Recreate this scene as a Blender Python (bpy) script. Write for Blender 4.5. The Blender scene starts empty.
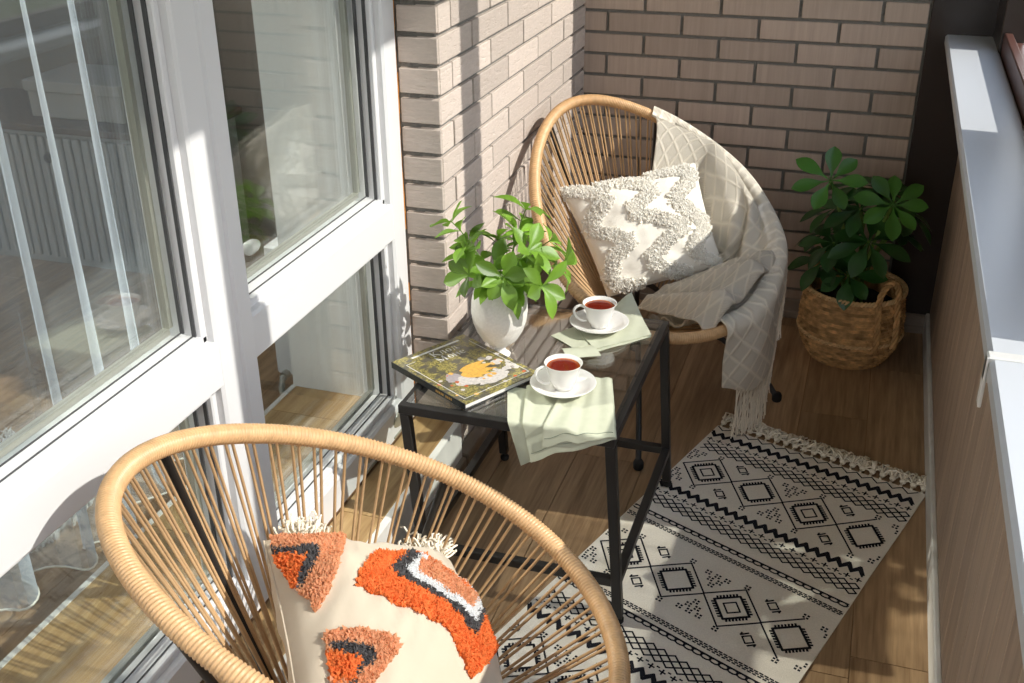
import bpy, math, random
import numpy as np
from mathutils import Vector, Matrix, noise as mn
PI = math.pi
rnd = random.Random(7)
S = bpy.context.scene
COL = S.collection
def V(*a): return np.array(a, float)
def unit(v): v = np.asarray(v, float); return v / (np.linalg.norm(v) + 1e-12)
def sm(x): x = min(1, max(0, x)); return x * x * (3 - 2 * x)
def pnoise(x, y, z): return mn.noise(Vector((x, y, z)))

# ------------------------------------------------------------------ mesh builder
class MB:
    def __init__(s): s.v = []; s.f = []; s.m = []; s.uv = None; s.c = []; s.col = 0.5
    def add(s, vs, fs, mi=0, uv=None):
        o = len(s.v); s.v += [tuple(map(float, p)) for p in vs]
        for f in fs: s.f.append(tuple(i + o for i in f)); s.m.append(mi); s.c.append(s.col)
        if uv is not None:
            if s.uv is None: s.uv = [(0, 0)] * o
            s.uv += [tuple(map(float, q)) for q in uv]
        elif s.uv is not None: s.uv += [(0, 0)] * len(vs)
        return s
    def box(s, x0, x1, y0, y1, z0, z1, mi=0, b=0.0):
        if b <= 0:
            vs = [(x, y, z) for z in (z0, z1) for y in (y0, y1) for x in (x0, x1)]
            return s.add(vs, [(0, 2, 3, 1), (4, 5, 7, 6), (0, 1, 5, 4), (2, 6, 7, 3), (0, 4, 6, 2), (1, 3, 7, 5)], mi)
        # chamfered box: 24 verts
        lo = (x0, y0, z0); hi = (x1, y1, z1); vs = []; idx = {}
        for sx in (0, 1):
            for sy in (0, 1):
                for sz in (0, 1):
                    for ax in range(3):
                        p = []
                        for k, sg in enumerate((sx, sy, sz)):
                            e = hi[k] if sg else lo[k]
                            if k != ax: e += -b if sg else b
                            p.append(e)
                        idx[(sx, sy, sz, ax)] = len(vs); vs.append(p)
        fs = []
        def q(a, ctr):
            P = [np.array(vs[i]) for i in a]; c = sum(P) / len(P); n = np.cross(P[1] - P[0], P[2] - P[0])
            fs.append(tuple(a) if n @ (c - ctr) > 0 else tuple(reversed(a)))
        ctr = np.array([(x0 + x1) / 2, (y0 + y1) / 2, (z0 + z1) / 2])
        for ax in range(3):
            o1, o2 = [k for k in range(3) if k != ax]
            for sg in (0, 1):
                r = []
                for a, c in ((0, 0), (1, 0), (1, 1), (0, 1)):
                    t = [0, 0, 0]; t[ax] = sg; t[o1] = a; t[o2] = c; r.append(idx[(t[0], t[1], t[2], ax)])
                q(r, ctr)
            for a in (0, 1):
                for c in (0, 1):
                    r = []
                    for sg in (0, 1):
                        t = [0, 0, 0]; t[ax] = sg; t[o1] = a; t[o2] = c
                        r.append((idx[(t[0], t[1], t[2], o1)], idx[(t[0], t[1], t[2], o2)]))
                    q([r[0][0], r[1][0], r[1][1], r[0][1]], ctr)
        for sx in (0, 1):
            for sy in (0, 1):
                for sz in (0, 1): q([idx[(sx, sy, sz, a)] for a in range(3)], ctr)
        return s.add(vs, fs, mi)
    def tube(s, pts, rad, n=8, closed=False, mi=0, cap=True, radf=None):
        pts = [np.array(p, float) for p in pts]; N = len(pts); vs = []; fs = []
        T = []
        for i in range(N):
            a = pts[(i - 1) % N] if (closed or i > 0) else pts[i]; b = pts[(i + 1) % N] if (closed or i < N - 1) else pts[i]
            T.append(unit(b - a))
        ref = V(0, 0, 1) if abs(T[0][2]) < .9 else V(1, 0, 0)
        nrm = unit(np.cross(T[0], ref))
        for i in range(N):
            nrm = unit(nrm - T[i] * (nrm @ T[i])); bn = np.cross(T[i], nrm)
            r = rad[i] if hasattr(rad, '__len__') else rad
            for k in range(n):
                a = 2 * PI * k / n; rr = r if radf is None else r * radf(i, a)
                vs.append(pts[i] + (nrm * math.cos(a) + bn * math.sin(a)) * rr)
        for i in range(N if closed else N - 1):
            j = (i + 1) % N
            for k in range(n): fs.append((i * n + k, j * n + k, j * n + (k + 1) % n, i * n + (k + 1) % n)[::-1])
        if cap and not closed: fs.append(tuple(range(n))); fs.append(tuple((N - 1) * n + k for k in reversed(range(n))))
        return s.add(vs, fs, mi)
    def lathe(s, prof, c=(0, 0, 0), n=40, mi=0, f=None):
        vs = []; fs = []
        for i, (r, z) in enumerate(prof):
            for k in range(n):
                a = 2 * PI * k / n; rr, zz = (r, z) if f is None else f(i, a, r, z)
                vs.append((c[0] + rr * math.cos(a), c[1] + rr * math.sin(a), c[2] + zz))
        for i in range(len(prof) - 1):
            for k in range(n): fs.append((i * n + k, i * n + (k + 1) % n, (i + 1) * n + (k + 1) % n, (i + 1) * n + k))
        return s.add(vs, fs, mi)
    def grid(s, P, uv=None, mi=0, flip=False):
        a = len(P); b = len(P[0]); vs = [p for r in P for p in r]; fs = []
        for i in range(a - 1):
            for j in range(b - 1):
                q = (i * b + j, (i + 1) * b + j, (i + 1) * b + j + 1, i * b + j + 1); fs.append(q[::-1] if flip else q)
        return s.add(vs, fs, mi, [q for r in uv for q in r] if uv is not None else None)
    def build(s, name, mats, parent=None, smooth=True, auto=None):
        me = bpy.data.meshes.new(name); me.from_pydata(s.v, [], s.f)
        for m in (mats if isinstance(mats, (list, tuple)) else [mats]): me.materials.append(m)
        me.polygons.foreach_set('material_index', s.m)
        me.polygons.foreach_set('use_smooth', [smooth] * len(s.f))
        if s.uv is not None:
            l = me.uv_layers.new(name='UVMap'); vi = np.empty(len(me.loops), int); me.loops.foreach_get('vertex_index', vi)
            l.data.foreach_set('uv', np.array(s.uv)[vi].ravel())
        if len(set(s.c)) > 1:
            at = me.attributes.new('rand', 'FLOAT', 'FACE'); at.data.foreach_set('value', s.c)
        if auto: me.set_sharp_from_angle(angle=math.radians(auto))
        me.update(); o = bpy.data.objects.new(name, me); COL.objects.link(o)
        if parent: o.parent = parent
        return o
def tag(o, label=None, cat=None, group=None, kind=None):
    for k, x in (('label', label), ('category', cat), ('group', group), ('kind', kind)):
        if x: o[k] = x
    return o
def empty(name, loc, label=None, cat=None, group=None, kind=None):
    o = bpy.data.objects.new(name, None); o.empty_display_size = .05; COL.objects.link(o); o.location = loc
    return tag(o, label, cat, group, kind)
def sub(mb, loc):
    mb.v = [(a - loc[0], b - loc[1], c - loc[2]) for a, b, c in mb.v]; return mb
def lin(r, g, b):
    f = lambda c: (c / 255 / 12.92) if c / 255 <= .04045 else ((c / 255 + .055) / 1.055) ** 2.4
    return (f(r), f(g), f(b), 1)

# ------------------------------------------------------------------ materials
def mat(name):
    m = bpy.data.materials.new(name); m.use_nodes = True; nt = m.node_tree
    return m, nt, nt.nodes, nt.links, nt.nodes['Principled BSDF']
def simple(name, col, rough=.5, metal=0, spec=.5, var=0, vs=20, bump=0, bs=200, coat=0, rand=0, sheen=0, trans=0):
    m, nt, N, L, P = mat(name); P.inputs['Base Color'].default_value = tuple(col[:3]) + (1,)
    P.inputs['Roughness'].default_value = rough; P.inputs['Metallic'].default_value = metal
    P.inputs['Specular IOR Level'].default_value = spec; P.inputs['Coat Weight'].default_value = coat
    if sheen: P.inputs['Sheen Weight'].default_value = sheen
    tc = N.new('ShaderNodeTexCoord'); src = None
    if var or rand:
        mx = N.new('ShaderNodeHueSaturation'); mx.inputs['Color'].default_value = tuple(col[:3]) + (1,)
        ns = N.new('ShaderNodeTexNoise'); ns.inputs['Scale'].default_value = vs; ns.inputs['Detail'].default_value = 4
        L.new(tc.outputs['Object'], ns.inputs['Vector'])
        mr = N.new('ShaderNodeMapRange'); mr.inputs['To Min'].default_value = 1 - var; mr.inputs['To Max'].default_value = 1 + var
        mr.inputs['From Min'].default_value = .3; mr.inputs['From Max'].default_value = .7
        L.new(ns.outputs['Fac'], mr.inputs['Value']); out = mr.outputs[0]
        if rand:
            at = N.new('ShaderNodeAttribute'); at.attribute_name = 'rand'
            m2 = N.new('ShaderNodeMapRange'); m2.inputs['To Min'].default_value = 1 - rand; m2.inputs['To Max'].default_value = 1 + rand
            L.new(at.outputs['Fac'], m2.inputs['Value'])
            mu = N.new('ShaderNodeMath'); mu.operation = 'MULTIPLY'; L.new(out, mu.inputs[0]); L.new(m2.outputs[0], mu.inputs[1]); out = mu.outputs[0]
        L.new(out, mx.inputs['Value']); L.new(mx.outputs[0], P.inputs['Base Color'])
    if bump:
        n2 = N.new('ShaderNodeTexNoise'); n2.inputs['Scale'].default_value = bs; n2.inputs['Detail'].default_value = 3
        L.new(tc.outputs['Object'], n2.inputs['Vector'])
        b = N.new('ShaderNodeBump'); b.inputs['Strength'].default_value = bump; b.inputs['Distance'].default_value = .01
        L.new(n2.outputs['Fac'], b.inputs['Height']); L.new(b.outputs[0], P.inputs['Normal'])
    if trans:
        tr = N.new('ShaderNodeBsdfTranslucent'); mxs = N.new('ShaderNodeMixShader'); mxs.inputs[0].default_value = trans
        tr.inputs['Color'].default_value = tuple(min(1, c * 1.5) for c in col[:3]) + (1,)
        L.new(P.outputs[0], mxs.inputs[1]); L.new(tr.outputs[0], mxs.inputs[2]); L.new(mxs.outputs[0], N['Material Output'].inputs[0])
    return m
def glass(name, f0=1.0, base=.0, tint=(.97, .99, .98)):
    m, nt, N, L, P = mat(name); N.remove(P)
    geo = N.new('ShaderNodeNewGeometry'); dt = N.new('ShaderNodeVectorMath'); dt.operation = 'DOT_PRODUCT'; L.new(geo.outputs['True Normal'], dt.inputs[0]); L.new(geo.outputs['Incoming'], dt.inputs[1])
    ab = N.new('ShaderNodeMath'); ab.operation = 'ABSOLUTE'; L.new(dt.outputs['Value'], ab.inputs[0])
    iv = N.new('ShaderNodeMath'); iv.operation = 'SUBTRACT'; iv.inputs[0].default_value = 1; L.new(ab.outputs[0], iv.inputs[1])
    pw = N.new('ShaderNodeMath'); pw.operation = 'POWER'; pw.inputs[1].default_value = 5; L.new(iv.outputs[0], pw.inputs[0])
    fr = N.new('ShaderNodeMath'); fr.operation = 'MULTIPLY_ADD'; fr.inputs[1].default_value = .96; fr.inputs[2].default_value = .04; L.new(pw.outputs[0], fr.inputs[0])
    mu = N.new('ShaderNodeMath'); mu.operation = 'MULTIPLY_ADD'; mu.inputs[1].default_value = f0; mu.inputs[2].default_value = base; mu.use_clamp = True
    tr = N.new('ShaderNodeBsdfTransparent'); tr.inputs[0].default_value = tint + (1,)
    gl = N.new('ShaderNodeBsdfGlossy'); gl.inputs['Roughness'].default_value = 0.0; gl.inputs['Color'].default_value = (1, 1, 1, 1)
    mx = N.new('ShaderNodeMixShader')
    L.new(fr.outputs[0], mu.inputs[0]); L.new(mu.outputs[0], mx.inputs[0]); L.new(tr.outputs[0], mx.inputs[1]); L.new(gl.outputs[0], mx.inputs[2])
    L.new(mx.outputs[0], N['Material Output'].inputs[0]); return m
def wood(name, c1, c2, axis=1, rough=.45, scale=1.0, bump=.25, rand=.14, fine=1.0):
    m, nt, N, L, P = mat(name); tc = N.new('ShaderNodeTexCoord'); at = N.new('ShaderNodeAttribute'); at.attribute_name = 'rand'
    cm = N.new('ShaderNodeCombineXYZ')
    for k in range(3):
        mu = N.new('ShaderNodeMath'); mu.operation = 'MULTIPLY'; mu.inputs[1].default_value = 37.0 + 11 * k; L.new(at.outputs['Fac'], mu.inputs[0]); L.new(mu.outputs[0], cm.inputs[k])
    ad = N.new('ShaderNodeVectorMath'); ad.operation = 'ADD'; L.new(tc.outputs['Object'], ad.inputs[0]); L.new(cm.outputs[0], ad.inputs[1])
    mp = N.new('ShaderNodeMapping'); sc = [18 * scale] * 3; sc[axis] = 1.3 * scale; mp.inputs['Scale'].default_value = sc; L.new(ad.outputs[0], mp.inputs[0])
    n1 = N.new('ShaderNodeTexNoise'); n1.inputs['Scale'].default_value = 1; n1.inputs['Detail'].default_value = 5; n1.inputs['Distortion'].default_value = .8; L.new(mp.outputs[0], n1.inputs['Vector'])
    mp2 = N.new('ShaderNodeMapping'); sc = [130 * fine] * 3; sc[axis] = 7 * fine; mp2.inputs['Scale'].default_value = sc; L.new(ad.outputs[0], mp2.inputs[0])
    n2 = N.new('ShaderNodeTexNoise'); n2.inputs['Scale'].default_value = 1; n2.inputs['Detail'].default_value = 4; L.new(mp2.outputs[0], n2.inputs['Vector'])
    wv = N.new('ShaderNodeTexWave'); wv.bands_direction = 'X'; mp3 = N.new('ShaderNodeMapping'); sc = [9 * scale] * 3; sc[axis] = .8 * scale; mp3.inputs['Scale'].default_value = sc
    L.new(ad.outputs[0], mp3.inputs[0]); L.new(mp3.outputs[0], wv.inputs['Vector']); wv.inputs['Scale'].default_value = .9; wv.inputs['Distortion'].default_value = 7; wv.inputs['Detail'].default_value = 2; wv.inputs['Detail Scale'].default_value = 1.2
    a1 = N.new('ShaderNodeMath'); a1.operation = 'MULTIPLY_ADD'; a1.inputs[1].default_value = .50; L.new(n1.outputs['Fac'], a1.inputs[0])
    a2 = N.new('ShaderNodeMath'); a2.operation = 'MULTIPLY_ADD'; a2.inputs[1].default_value = .43; L.new(n2.outputs['Fac'], a2.inputs[0])
    a3 = N.new('ShaderNodeMath'); a3.operation = 'MULTIPLY'; a3.inputs[1].default_value = .07; L.new(wv.outputs['Fac'], a3.inputs[0])
    L.new(a3.outputs[0], a2.inputs[2]); L.new(a2.outputs[0], a1.inputs[2])
    rp = N.new('ShaderNodeValToRGB'); rp.color_ramp.elements[0].position = .32; rp.color_ramp.elements[0].color = c2; rp.color_ramp.elements[1].position = .68; rp.color_ramp.elements[1].color = c1
    L.new(a1.outputs[0], rp.inputs[0])
    hs = N.new('ShaderNodeHueSaturation'); mr = N.new('ShaderNodeMapRange'); mr.inputs['To Min'].default_value = 1 - rand; mr.inputs['To Max'].default_value = 1 + rand
    L.new(at.outputs['Fac'], mr.inputs[0]); L.new(mr.outputs[0], hs.inputs['Value']); L.new(rp.outputs[0], hs.inputs['Color']); L.new(hs.outputs[0], P.inputs['Base Color'])
    P.inputs['Roughness'].default_value = rough
    b = N.new('ShaderNodeBump'); b.inputs['Strength'].default_value = bump; b.inputs['Distance'].default_value = .004; L.new(a1.outputs[0], b.inputs['Height']); L.new(b.outputs[0], P.inputs['Normal'])
    return m
def brickmat(name, c, vertical=False):
    m, nt, N, L, P = mat(name); tc = N.new('ShaderNodeTexCoord'); at = N.new('ShaderNodeAttribute'); at.attribute_name = 'rand'
    mp = N.new('ShaderNodeMapping'); mp.inputs['Scale'].default_value = (60, 60, 3) if vertical else (22, 22, 90); L.new(tc.outputs['Object'], mp.inputs[0])
    n1 = N.new('ShaderNodeTexNoise'); n1.inputs['Scale'].default_value = 1; n1.inputs['Detail'].default_value = 6; n1.inputs['Roughness'].default_value = .65; L.new(mp.outputs[0], n1.inputs['Vector'])
    n2 = N.new('ShaderNodeTexNoise'); n2.inputs['Scale'].default_value = 260; n2.inputs['Detail'].default_value = 3; L.new(tc.outputs['Object'], n2.inputs['Vector'])
    hs = N.new('ShaderNodeHueSaturation'); hs.inputs['Color'].default_value = c
    m1 = N.new('ShaderNodeMapRange'); m1.inputs['To Min'].default_value = .86; m1.inputs['To Max'].default_value = 1.14; L.new(at.outputs['Fac'], m1.inputs[0])
    m2 = N.new('ShaderNodeMapRange'); m2.inputs['From Min'].default_value = .3; m2.inputs['From Max'].default_value = .7; m2.inputs['To Min'].default_value = .88; m2.inputs['To Max'].default_value = 1.1; L.new(n1.outputs['Fac'], m2.inputs[0])
    mu = N.new('ShaderNodeMath'); mu.operation = 'MULTIPLY'; L.new(m1.outputs[0], mu.inputs[0]); L.new(m2.outputs[0], mu.inputs[1]); L.new(mu.outputs[0], hs.inputs['Value']); L.new(hs.outputs[0], P.inputs['Base Color'])
    P.inputs['Roughness'].default_value = .85; P.inputs['Specular IOR Level'].default_value = .25
    vo = N.new('ShaderNodeMapRange'); vo.inputs['From Min'].default_value = .52 if not vertical else .3; vo.inputs['From Max'].default_value = .66; L.new(n1.outputs['Fac'], vo.inputs[0])
    ad = N.new('ShaderNodeMath'); ad.operation = 'MULTIPLY_ADD'; ad.inputs[1].default_value = .35; L.new(n2.outputs['Fac'], ad.inputs[0]); L.new(vo.outputs[0], ad.inputs[2])
    b = N.new('ShaderNodeBump'); b.inputs['Strength'].default_value = .18 if vertical else .55; b.inputs['Distance'].default_value = .003; b.invert = not vertical
    L.new(ad.outputs[0], b.inputs['Height']); L.new(b.outputs[0], P.inputs['Normal']); return m
def weave(name, col, diamonds=True, ds=.055, rough=.9):
    m, nt, N, L, P = mat(name); P.inputs['Base Color'].default_value = col; P.inputs['Roughness'].default_value = rough; P.inputs['Specular IOR Level'].default_value = .15
    uv = N.new('ShaderNodeUVMap'); uv.uv_map = 'UVMap'; sp = N.new('ShaderNodeSeparateXYZ'); L.new(uv.outputs[0], sp.inputs[0])
    def math_(op, a, b=None):
        n = N.new('ShaderNodeMath'); n.operation = op
        for k, x in enumerate((a, b)):
            if x is None: continue
            if isinstance(x, (int, float)): n.inputs[k].default_value = x
            else: L.new(x, n.inputs[k])
        return n.outputs[0]
    u, v = sp.outputs[0], sp.outputs[1]
    p = math_('ADD', math_('MULTIPLY', u, 1 / ds), math_('MULTIPLY', v, .72 / ds)); q = math_('SUBTRACT', math_('MULTIPLY', u, 1 / ds), math_('MULTIPLY', v, .72 / ds))
    def ridge(x): return math_('SUBTRACT', 1.0, math_('MINIMUM', 1.0, math_('MULTIPLY', math_('ABSOLUTE', math_('SUBTRACT', math_('FRACT', x), .5)), 6.5)))
    r = math_('MAXIMUM', ridge(p), ridge(q))
    fw = math_('MULTIPLY', math_('MULTIPLY', math_('SINE', math_('MULTIPLY', u, 1700.)), math_('SINE', math_('MULTIPLY', v, 1700.))), .25)
    h = math_('ADD', r, fw) if diamonds else fw
    b = N.new('ShaderNodeBump'); b.inputs['Strength'].default_value = .9; b.inputs['Distance'].default_value = .006; L.new(h, b.inputs['Height']); L.new(b.outputs[0], P.inputs['Normal'])
    hs = N.new('ShaderNodeHueSaturation'); hs.inputs['Color'].default_value = col
    mr = N.new('ShaderNodeMapRange'); mr.inputs['From Min'].default_value = -.2; mr.inputs['To Min'].default_value = .84; mr.inputs['To Max'].default_value = 1.08; L.new(h, mr.inputs[0]); L.new(mr.outputs[0], hs.inputs['Value']); L.new(hs.outputs[0], P.inputs['Base Color'])  # relief shading painted into the colour: hollows darker, ridges lighter
    return m

M = {}
M['pvc'] = simple('white_pvc', (.70, .695, .70), .32)
M['pvc_grey'] = simple('gasket_black', (.06, .06, .062), .5)
M['spacer'] = simple('aluminium_spacer', (.45, .44, .38), .35, .6)
M['foam'] = simple('orange_foam', lin(190, 125, 40), .9, bump=.5, bs=120, var=.2)
M['glass'] = glass('window_glass', 1.25, 0, (.965, .98, .975))
M['glass_out'] = glass('sash_glass', .5, 0, (.97, .98, .98))
M['tglass'] = glass('table_glass', 2.4, .0, (.94, .97, .955))
M['brick_l'] = brickmat('sand_brick', (.56, .475, .415, 1))
M['brick_f'] = brickmat('smooth_brick', (.43, .335, .27, 1), True)
M['mortar'] = simple('mortar_grey', (.20, .19, .17), .95, bump=.6, bs=180)
M['floor'] = wood('oak_tile', lin(184, 152, 116), lin(122, 94, 66), 1, .42)
M['ledge'] = wood('oak_tile_light', lin(205, 172, 122), lin(150, 115, 72), 1, .45)
M['grout'] = simple('grout', lin(140, 108, 78), .9)
M['panel'] = wood('parapet_laminate', lin(192, 168, 146), lin(150, 128, 110), 2, .5, 1.0, .06, .07, .6)
M['sill'] = simple('sill_white', (.62, .635, .66), .28)
M['trim'] = simple('white_trim', (.72, .70, .66), .45, var=.08, vs=12)
M['skirt'] = simple('stone_skirting', (.27, .22, .18), .4, var=.15, vs=8)
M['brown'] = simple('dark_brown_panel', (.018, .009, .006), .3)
M['frame_brown'] = simple('brown_sash', (.10, .04, .028), .35)
M['wallwhite'] = simple('white_plaster', (.74, .75, .74), .8, bump=.05, bs=40)
M['reveal'] = simple('reveal_paint', (.80, .82, .80), .7)
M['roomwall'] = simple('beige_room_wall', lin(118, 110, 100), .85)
M['black'] = simple('black_metal', (.022, .020, .019), .42, 0, .5)
M['rubber'] = simple('black_rubber', (.01, .01, .01), .7)
M['rattan'] = simple('rattan_wrap', lin(206, 166, 120), .42, var=.12, vs=60)
M['cord'] = simple('rattan_cord', lin(200, 164, 122), .5, var=.1, vs=30)
M['cotton'] = simple('cream_cotton', lin(206, 192, 171), .9, spec=.1, bump=.12, bs=900, sheen=.2)
M['cotton_w'] = simple('white_cotton', lin(240, 234, 222), .9, spec=.1, bump=.2, bs=700)
M['tuft_w'] = simple('white_tuft', lin(254, 249, 238), .95, spec=.05, rand=.12, var=.06, trans=.5)
M['orange'] = simple('orange_tuft', lin(242, 146, 84), .95, spec=.05, rand=.2, var=.1, trans=.5)
M['charcoal'] = simple('charcoal_tuft', lin(104, 101, 102), .95, spec=.05, rand=.25, var=.1, trans=.5)
M['peach'] = simple('peach_tuft', lin(230, 176, 138), .95, spec=.05, rand=.18, var=.1, trans=.5)
M['snow'] = simple('snow_tuft', lin(240, 240, 240), .95, spec=.05, rand=.1, var=.05, trans=.5)
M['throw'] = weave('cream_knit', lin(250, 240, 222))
M['throw_f'] = simple('cream_fringe', lin(240, 230, 212), .95, spec=.05, rand=.12, var=.05)
M['rug'] = simple('rug_cotton', lin(236, 228, 216), .95, spec=.05, bump=.35, bs=420, var=.05, vs=200)
M['rugink'] = simple('rug_black_print', (.022, .022, .028), .95, spec=.05, bump=.3, bs=500)
M['china'] = simple('white_china', (.80, .78, .74), .12, coat=.3)
M['ceramic'] = simple('speckled_ceramic', (.74, .71, .67), .75, var=.06, vs=160, bump=.12, bs=260)
M['sage'] = simple('sage_linen', lin(198, 200, 178), .85, spec=.15, bump=.1, bs=1200, var=.04, vs=40)
M['hem'] = simple('sage_stitch', lin(120, 130, 112), .9)
M['leaf'] = simple('fresh_leaf', (.17, .31, .035), .42, rand=.6, var=.15, vs=30, trans=.32)
M['leafd'] = simple('deep_leaf', (.022, .085, .014), .35, rand=.3, var=.12, vs=30, trans=.12)
M['leaft'] = simple('young_leaf', (.05, .155, .02), .35, rand=.3, var=.12, vs=30, trans=.15)
M['stem'] = simple('green_stem', (.16, .26, .05), .6)
M['soil'] = simple('dark_soil', (.02, .015, .01), .95, bump=.8, bs=60)
M['straw'] = simple('water_hyacinth', lin(190, 150, 102), .8, spec=.2, rand=.42, var=.25, vs=50, bump=.4, bs=120)
M['straw_l'] = simple('pale_braid', lin(220, 186, 136), .85, spec=.15, rand=.25, var=.15, vs=60)
M['page'] = simple('page_edges', (.75, .73, .69), .8)
M['ink_w'] = simple('cover_white', (.80, .79, .75), .4)
M['coverdark'] = simple('cover_spine', (.03, .032, .03), .3)
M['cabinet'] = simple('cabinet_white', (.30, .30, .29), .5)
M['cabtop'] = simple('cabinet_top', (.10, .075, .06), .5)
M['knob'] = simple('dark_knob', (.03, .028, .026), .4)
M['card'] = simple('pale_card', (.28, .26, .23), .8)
M['rad'] = simple('radiator_white', (.72, .74, .74), .35)
M['fluff'] = simple('white_fur', (.75, .73, .70), .95, spec=.05, rand=.15)
# tea: light refracted at the rim is painted in as orange
m, nt, N, L, P = mat('black_tea'); P.inputs['Base Color'].default_value = (.26, .022, .004, 1); P.inputs['Roughness'].default_value = .03; M['tea'] = m
lw = N.new('ShaderNodeTexCoord'); gr = N.new('ShaderNodeVectorMath'); gr.operation = 'LENGTH'; L.new(lw.outputs['Object'], gr.inputs[0])
rp = N.new('ShaderNodeValToRGB'); rp.color_ramp.elements[0].position = .030; rp.color_ramp.elements[0].color = (.14, .010, .004, 1); rp.color_ramp.elements[1].position = .041; rp.color_ramp.elements[1].color = (.55, .12, .008, 1)
L.new(gr.outputs['Value'], rp.inputs[0]); L.new(rp.outputs[0], P.inputs['Base Color'])
# sheer
m, nt, N, L, P = mat('sheer_voile'); N.remove(P); M['sheer'] = m
tr = N.new('ShaderNodeBsdfTransparent'); d = N.new('ShaderNodeBsdfDiffuse'); t2 = N.new('ShaderNodeBsdfTranslucent'); mx = N.new('ShaderNodeMixShader'); m2 = N.new('ShaderNodeMixShader')
for q in (d, t2): q.inputs['Color'].default_value = (.74, .81, .90, 1)
lwt = N.new('ShaderNodeLayerWeight'); lwt.inputs[0].default_value = .35; mr = N.new('ShaderNodeMapRange'); mr.inputs['To Min'].default_value = .15; mr.inputs['To Max'].default_value = .95
L.new(lwt.outputs['Facing'], mr.inputs[0]); L.new(mr.outputs[0], m2.inputs[0]); mx.inputs[0].default_value = .15
L.new(d.outputs[0], mx.inputs[1]); L.new(t2.outputs[0], mx.inputs[2]); L.new(tr.outputs[0], m2.inputs[1]); L.new(mx.outputs[0], m2.inputs[2]); L.new(m2.outputs[0], N['Material Output'].inputs[0])
# painted book cover: mottled garden greens
m, nt, N, L, P = mat('book_cover_art'); M['cover'] = m; tc = N.new('ShaderNodeUVMap'); tc.uv_map = 'UVMap'
n1 = N.new('ShaderNodeTexNoise'); n1.inputs['Scale'].default_value = 34; n1.inputs['Detail'].default_value = 6; n1.inputs['Roughness'].default_value = .75; L.new(tc.outputs[0], n1.inputs['Vector'])
rp = N.new('ShaderNodeValToRGB'); e = rp.color_ramp.elements; e[0].position = .36; e[0].color = lin(62, 60, 42); e[1].position = .64; e[1].color = lin(196, 180, 96)
e.new(.45).color = lin(112, 106, 62); e.new(.54).color = lin(162, 150, 86); L.new(n1.outputs['Fac'], rp.inputs[0])
n2 = N.new('ShaderNodeTexNoise'); n2.inputs['Scale'].default_value = 7; n2.inputs['Detail'].default_value = 2; L.new(tc.outputs[0], n2.inputs['Vector'])
r2 = N.new('ShaderNodeValToRGB'); r2.color_ramp.elements[0].position = .47; r2.color_ramp.elements[1].position = .58; L.new(n2.outputs['Fac'], r2.inputs[0])
mxc = N.new('ShaderNodeMix'); mxc.data_type = 'RGBA'; L.new(r2.outputs[0], mxc.inputs[0]); L.new(rp.outputs[0], mxc.inputs[6]); mxc.inputs[7].default_value = lin(92, 88, 74)
L.new(mxc.outputs[2], P.inputs['Base Color']); P.inputs['Roughness'].default_value = .25; P.inputs['Coat Weight'].default_value = .4
M['pet_y'] = simple('petal_yellow', lin(232, 178, 84), .4, var=.2, vs=160); M['pet_w'] = simple('petal_white', lin(214, 206, 200), .4, var=.2, vs=160); M['pet_l'] = simple('petal_lilac', lin(176, 166, 168), .4, var=.15, vs=160); M['pet_o'] = simple('petal_orange', lin(196, 96, 44), .4)

# ------------------------------------------------------------------ camera
C0 = V(0, 0, 1.79); R_ = V(.9502269, .3114513, -.0081762); U_ = V(-.1317203, .4253796, .8953781); F_ = V(-.2823447, .8497354, -.4452316); FPX = 1093.95
cam = bpy.data.cameras.new('camera'); co = bpy.data.objects.new('camera', cam); COL.objects.link(co); S.camera = co
cam.sensor_width = 36; cam.lens = FPX / 1024 * 36; cam.clip_start = .02
co.matrix_world = Matrix(((R_[0], U_[0], -F_[0], 0), (R_[1], U_[1], -F_[1], 0), (R_[2], U_[2], -F_[2], 1.79), (0, 0, 0, 1)))

# ------------------------------------------------------------------ room shell
XW = -1.02   # left brick face
def struct(mb, name, mats, parent=None, smooth=False, **k):
    o = mb.build(name, mats, parent, smooth, **k)
    if not parent: o['kind'] = 'structure'
    return o
mb = MB(); mb.box(-4.3, .40, -1.6, 4.1, -.12, -.004, 1); 
xs = [-1.022, -.915, -.708, -.501, -.289, -.082, .125, .312]
for i in range(7):
    off = [2.45, 3.05, 2.75, 3.62, 2.35, 3.215, 3.59][i]; ys = [off + k * 1.5 - 3 * 1.5 for k in range(6)]
    if i == 5: ys = [3.215 + k * 1.2 - 4.8 for k in range(7)]
    ys = [-1.5] + [y for y in ys if -1.4 < y < 3.9] + [3.945]
    for a, b in zip(ys, ys[1:]):
        mb.col = rnd.random(); mb.box(xs[i] + .0012, xs[i + 1] - .0012, a + .0012, b - .0012, -.006, 0, 0)
# room floor inside
y = -1.5
for i in range(16):
    x0 = -1.57 - .19 * (i + 1); k = rnd.uniform(-1.4, 0)
    ys = [-1.5] + [k + 1.2 * j for j in range(5) if -1.4 < k + 1.2 * j < 4] + [4.08]
    if i < 14:
        for a, b in zip(ys, ys[1:]): mb.col = rnd.random(); mb.box(x0 + .001, x0 + .189, a + .001, b - .001, -.006, .05, 0)
struct(mb, 'floor', [M['floor'], M['grout']])

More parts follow.
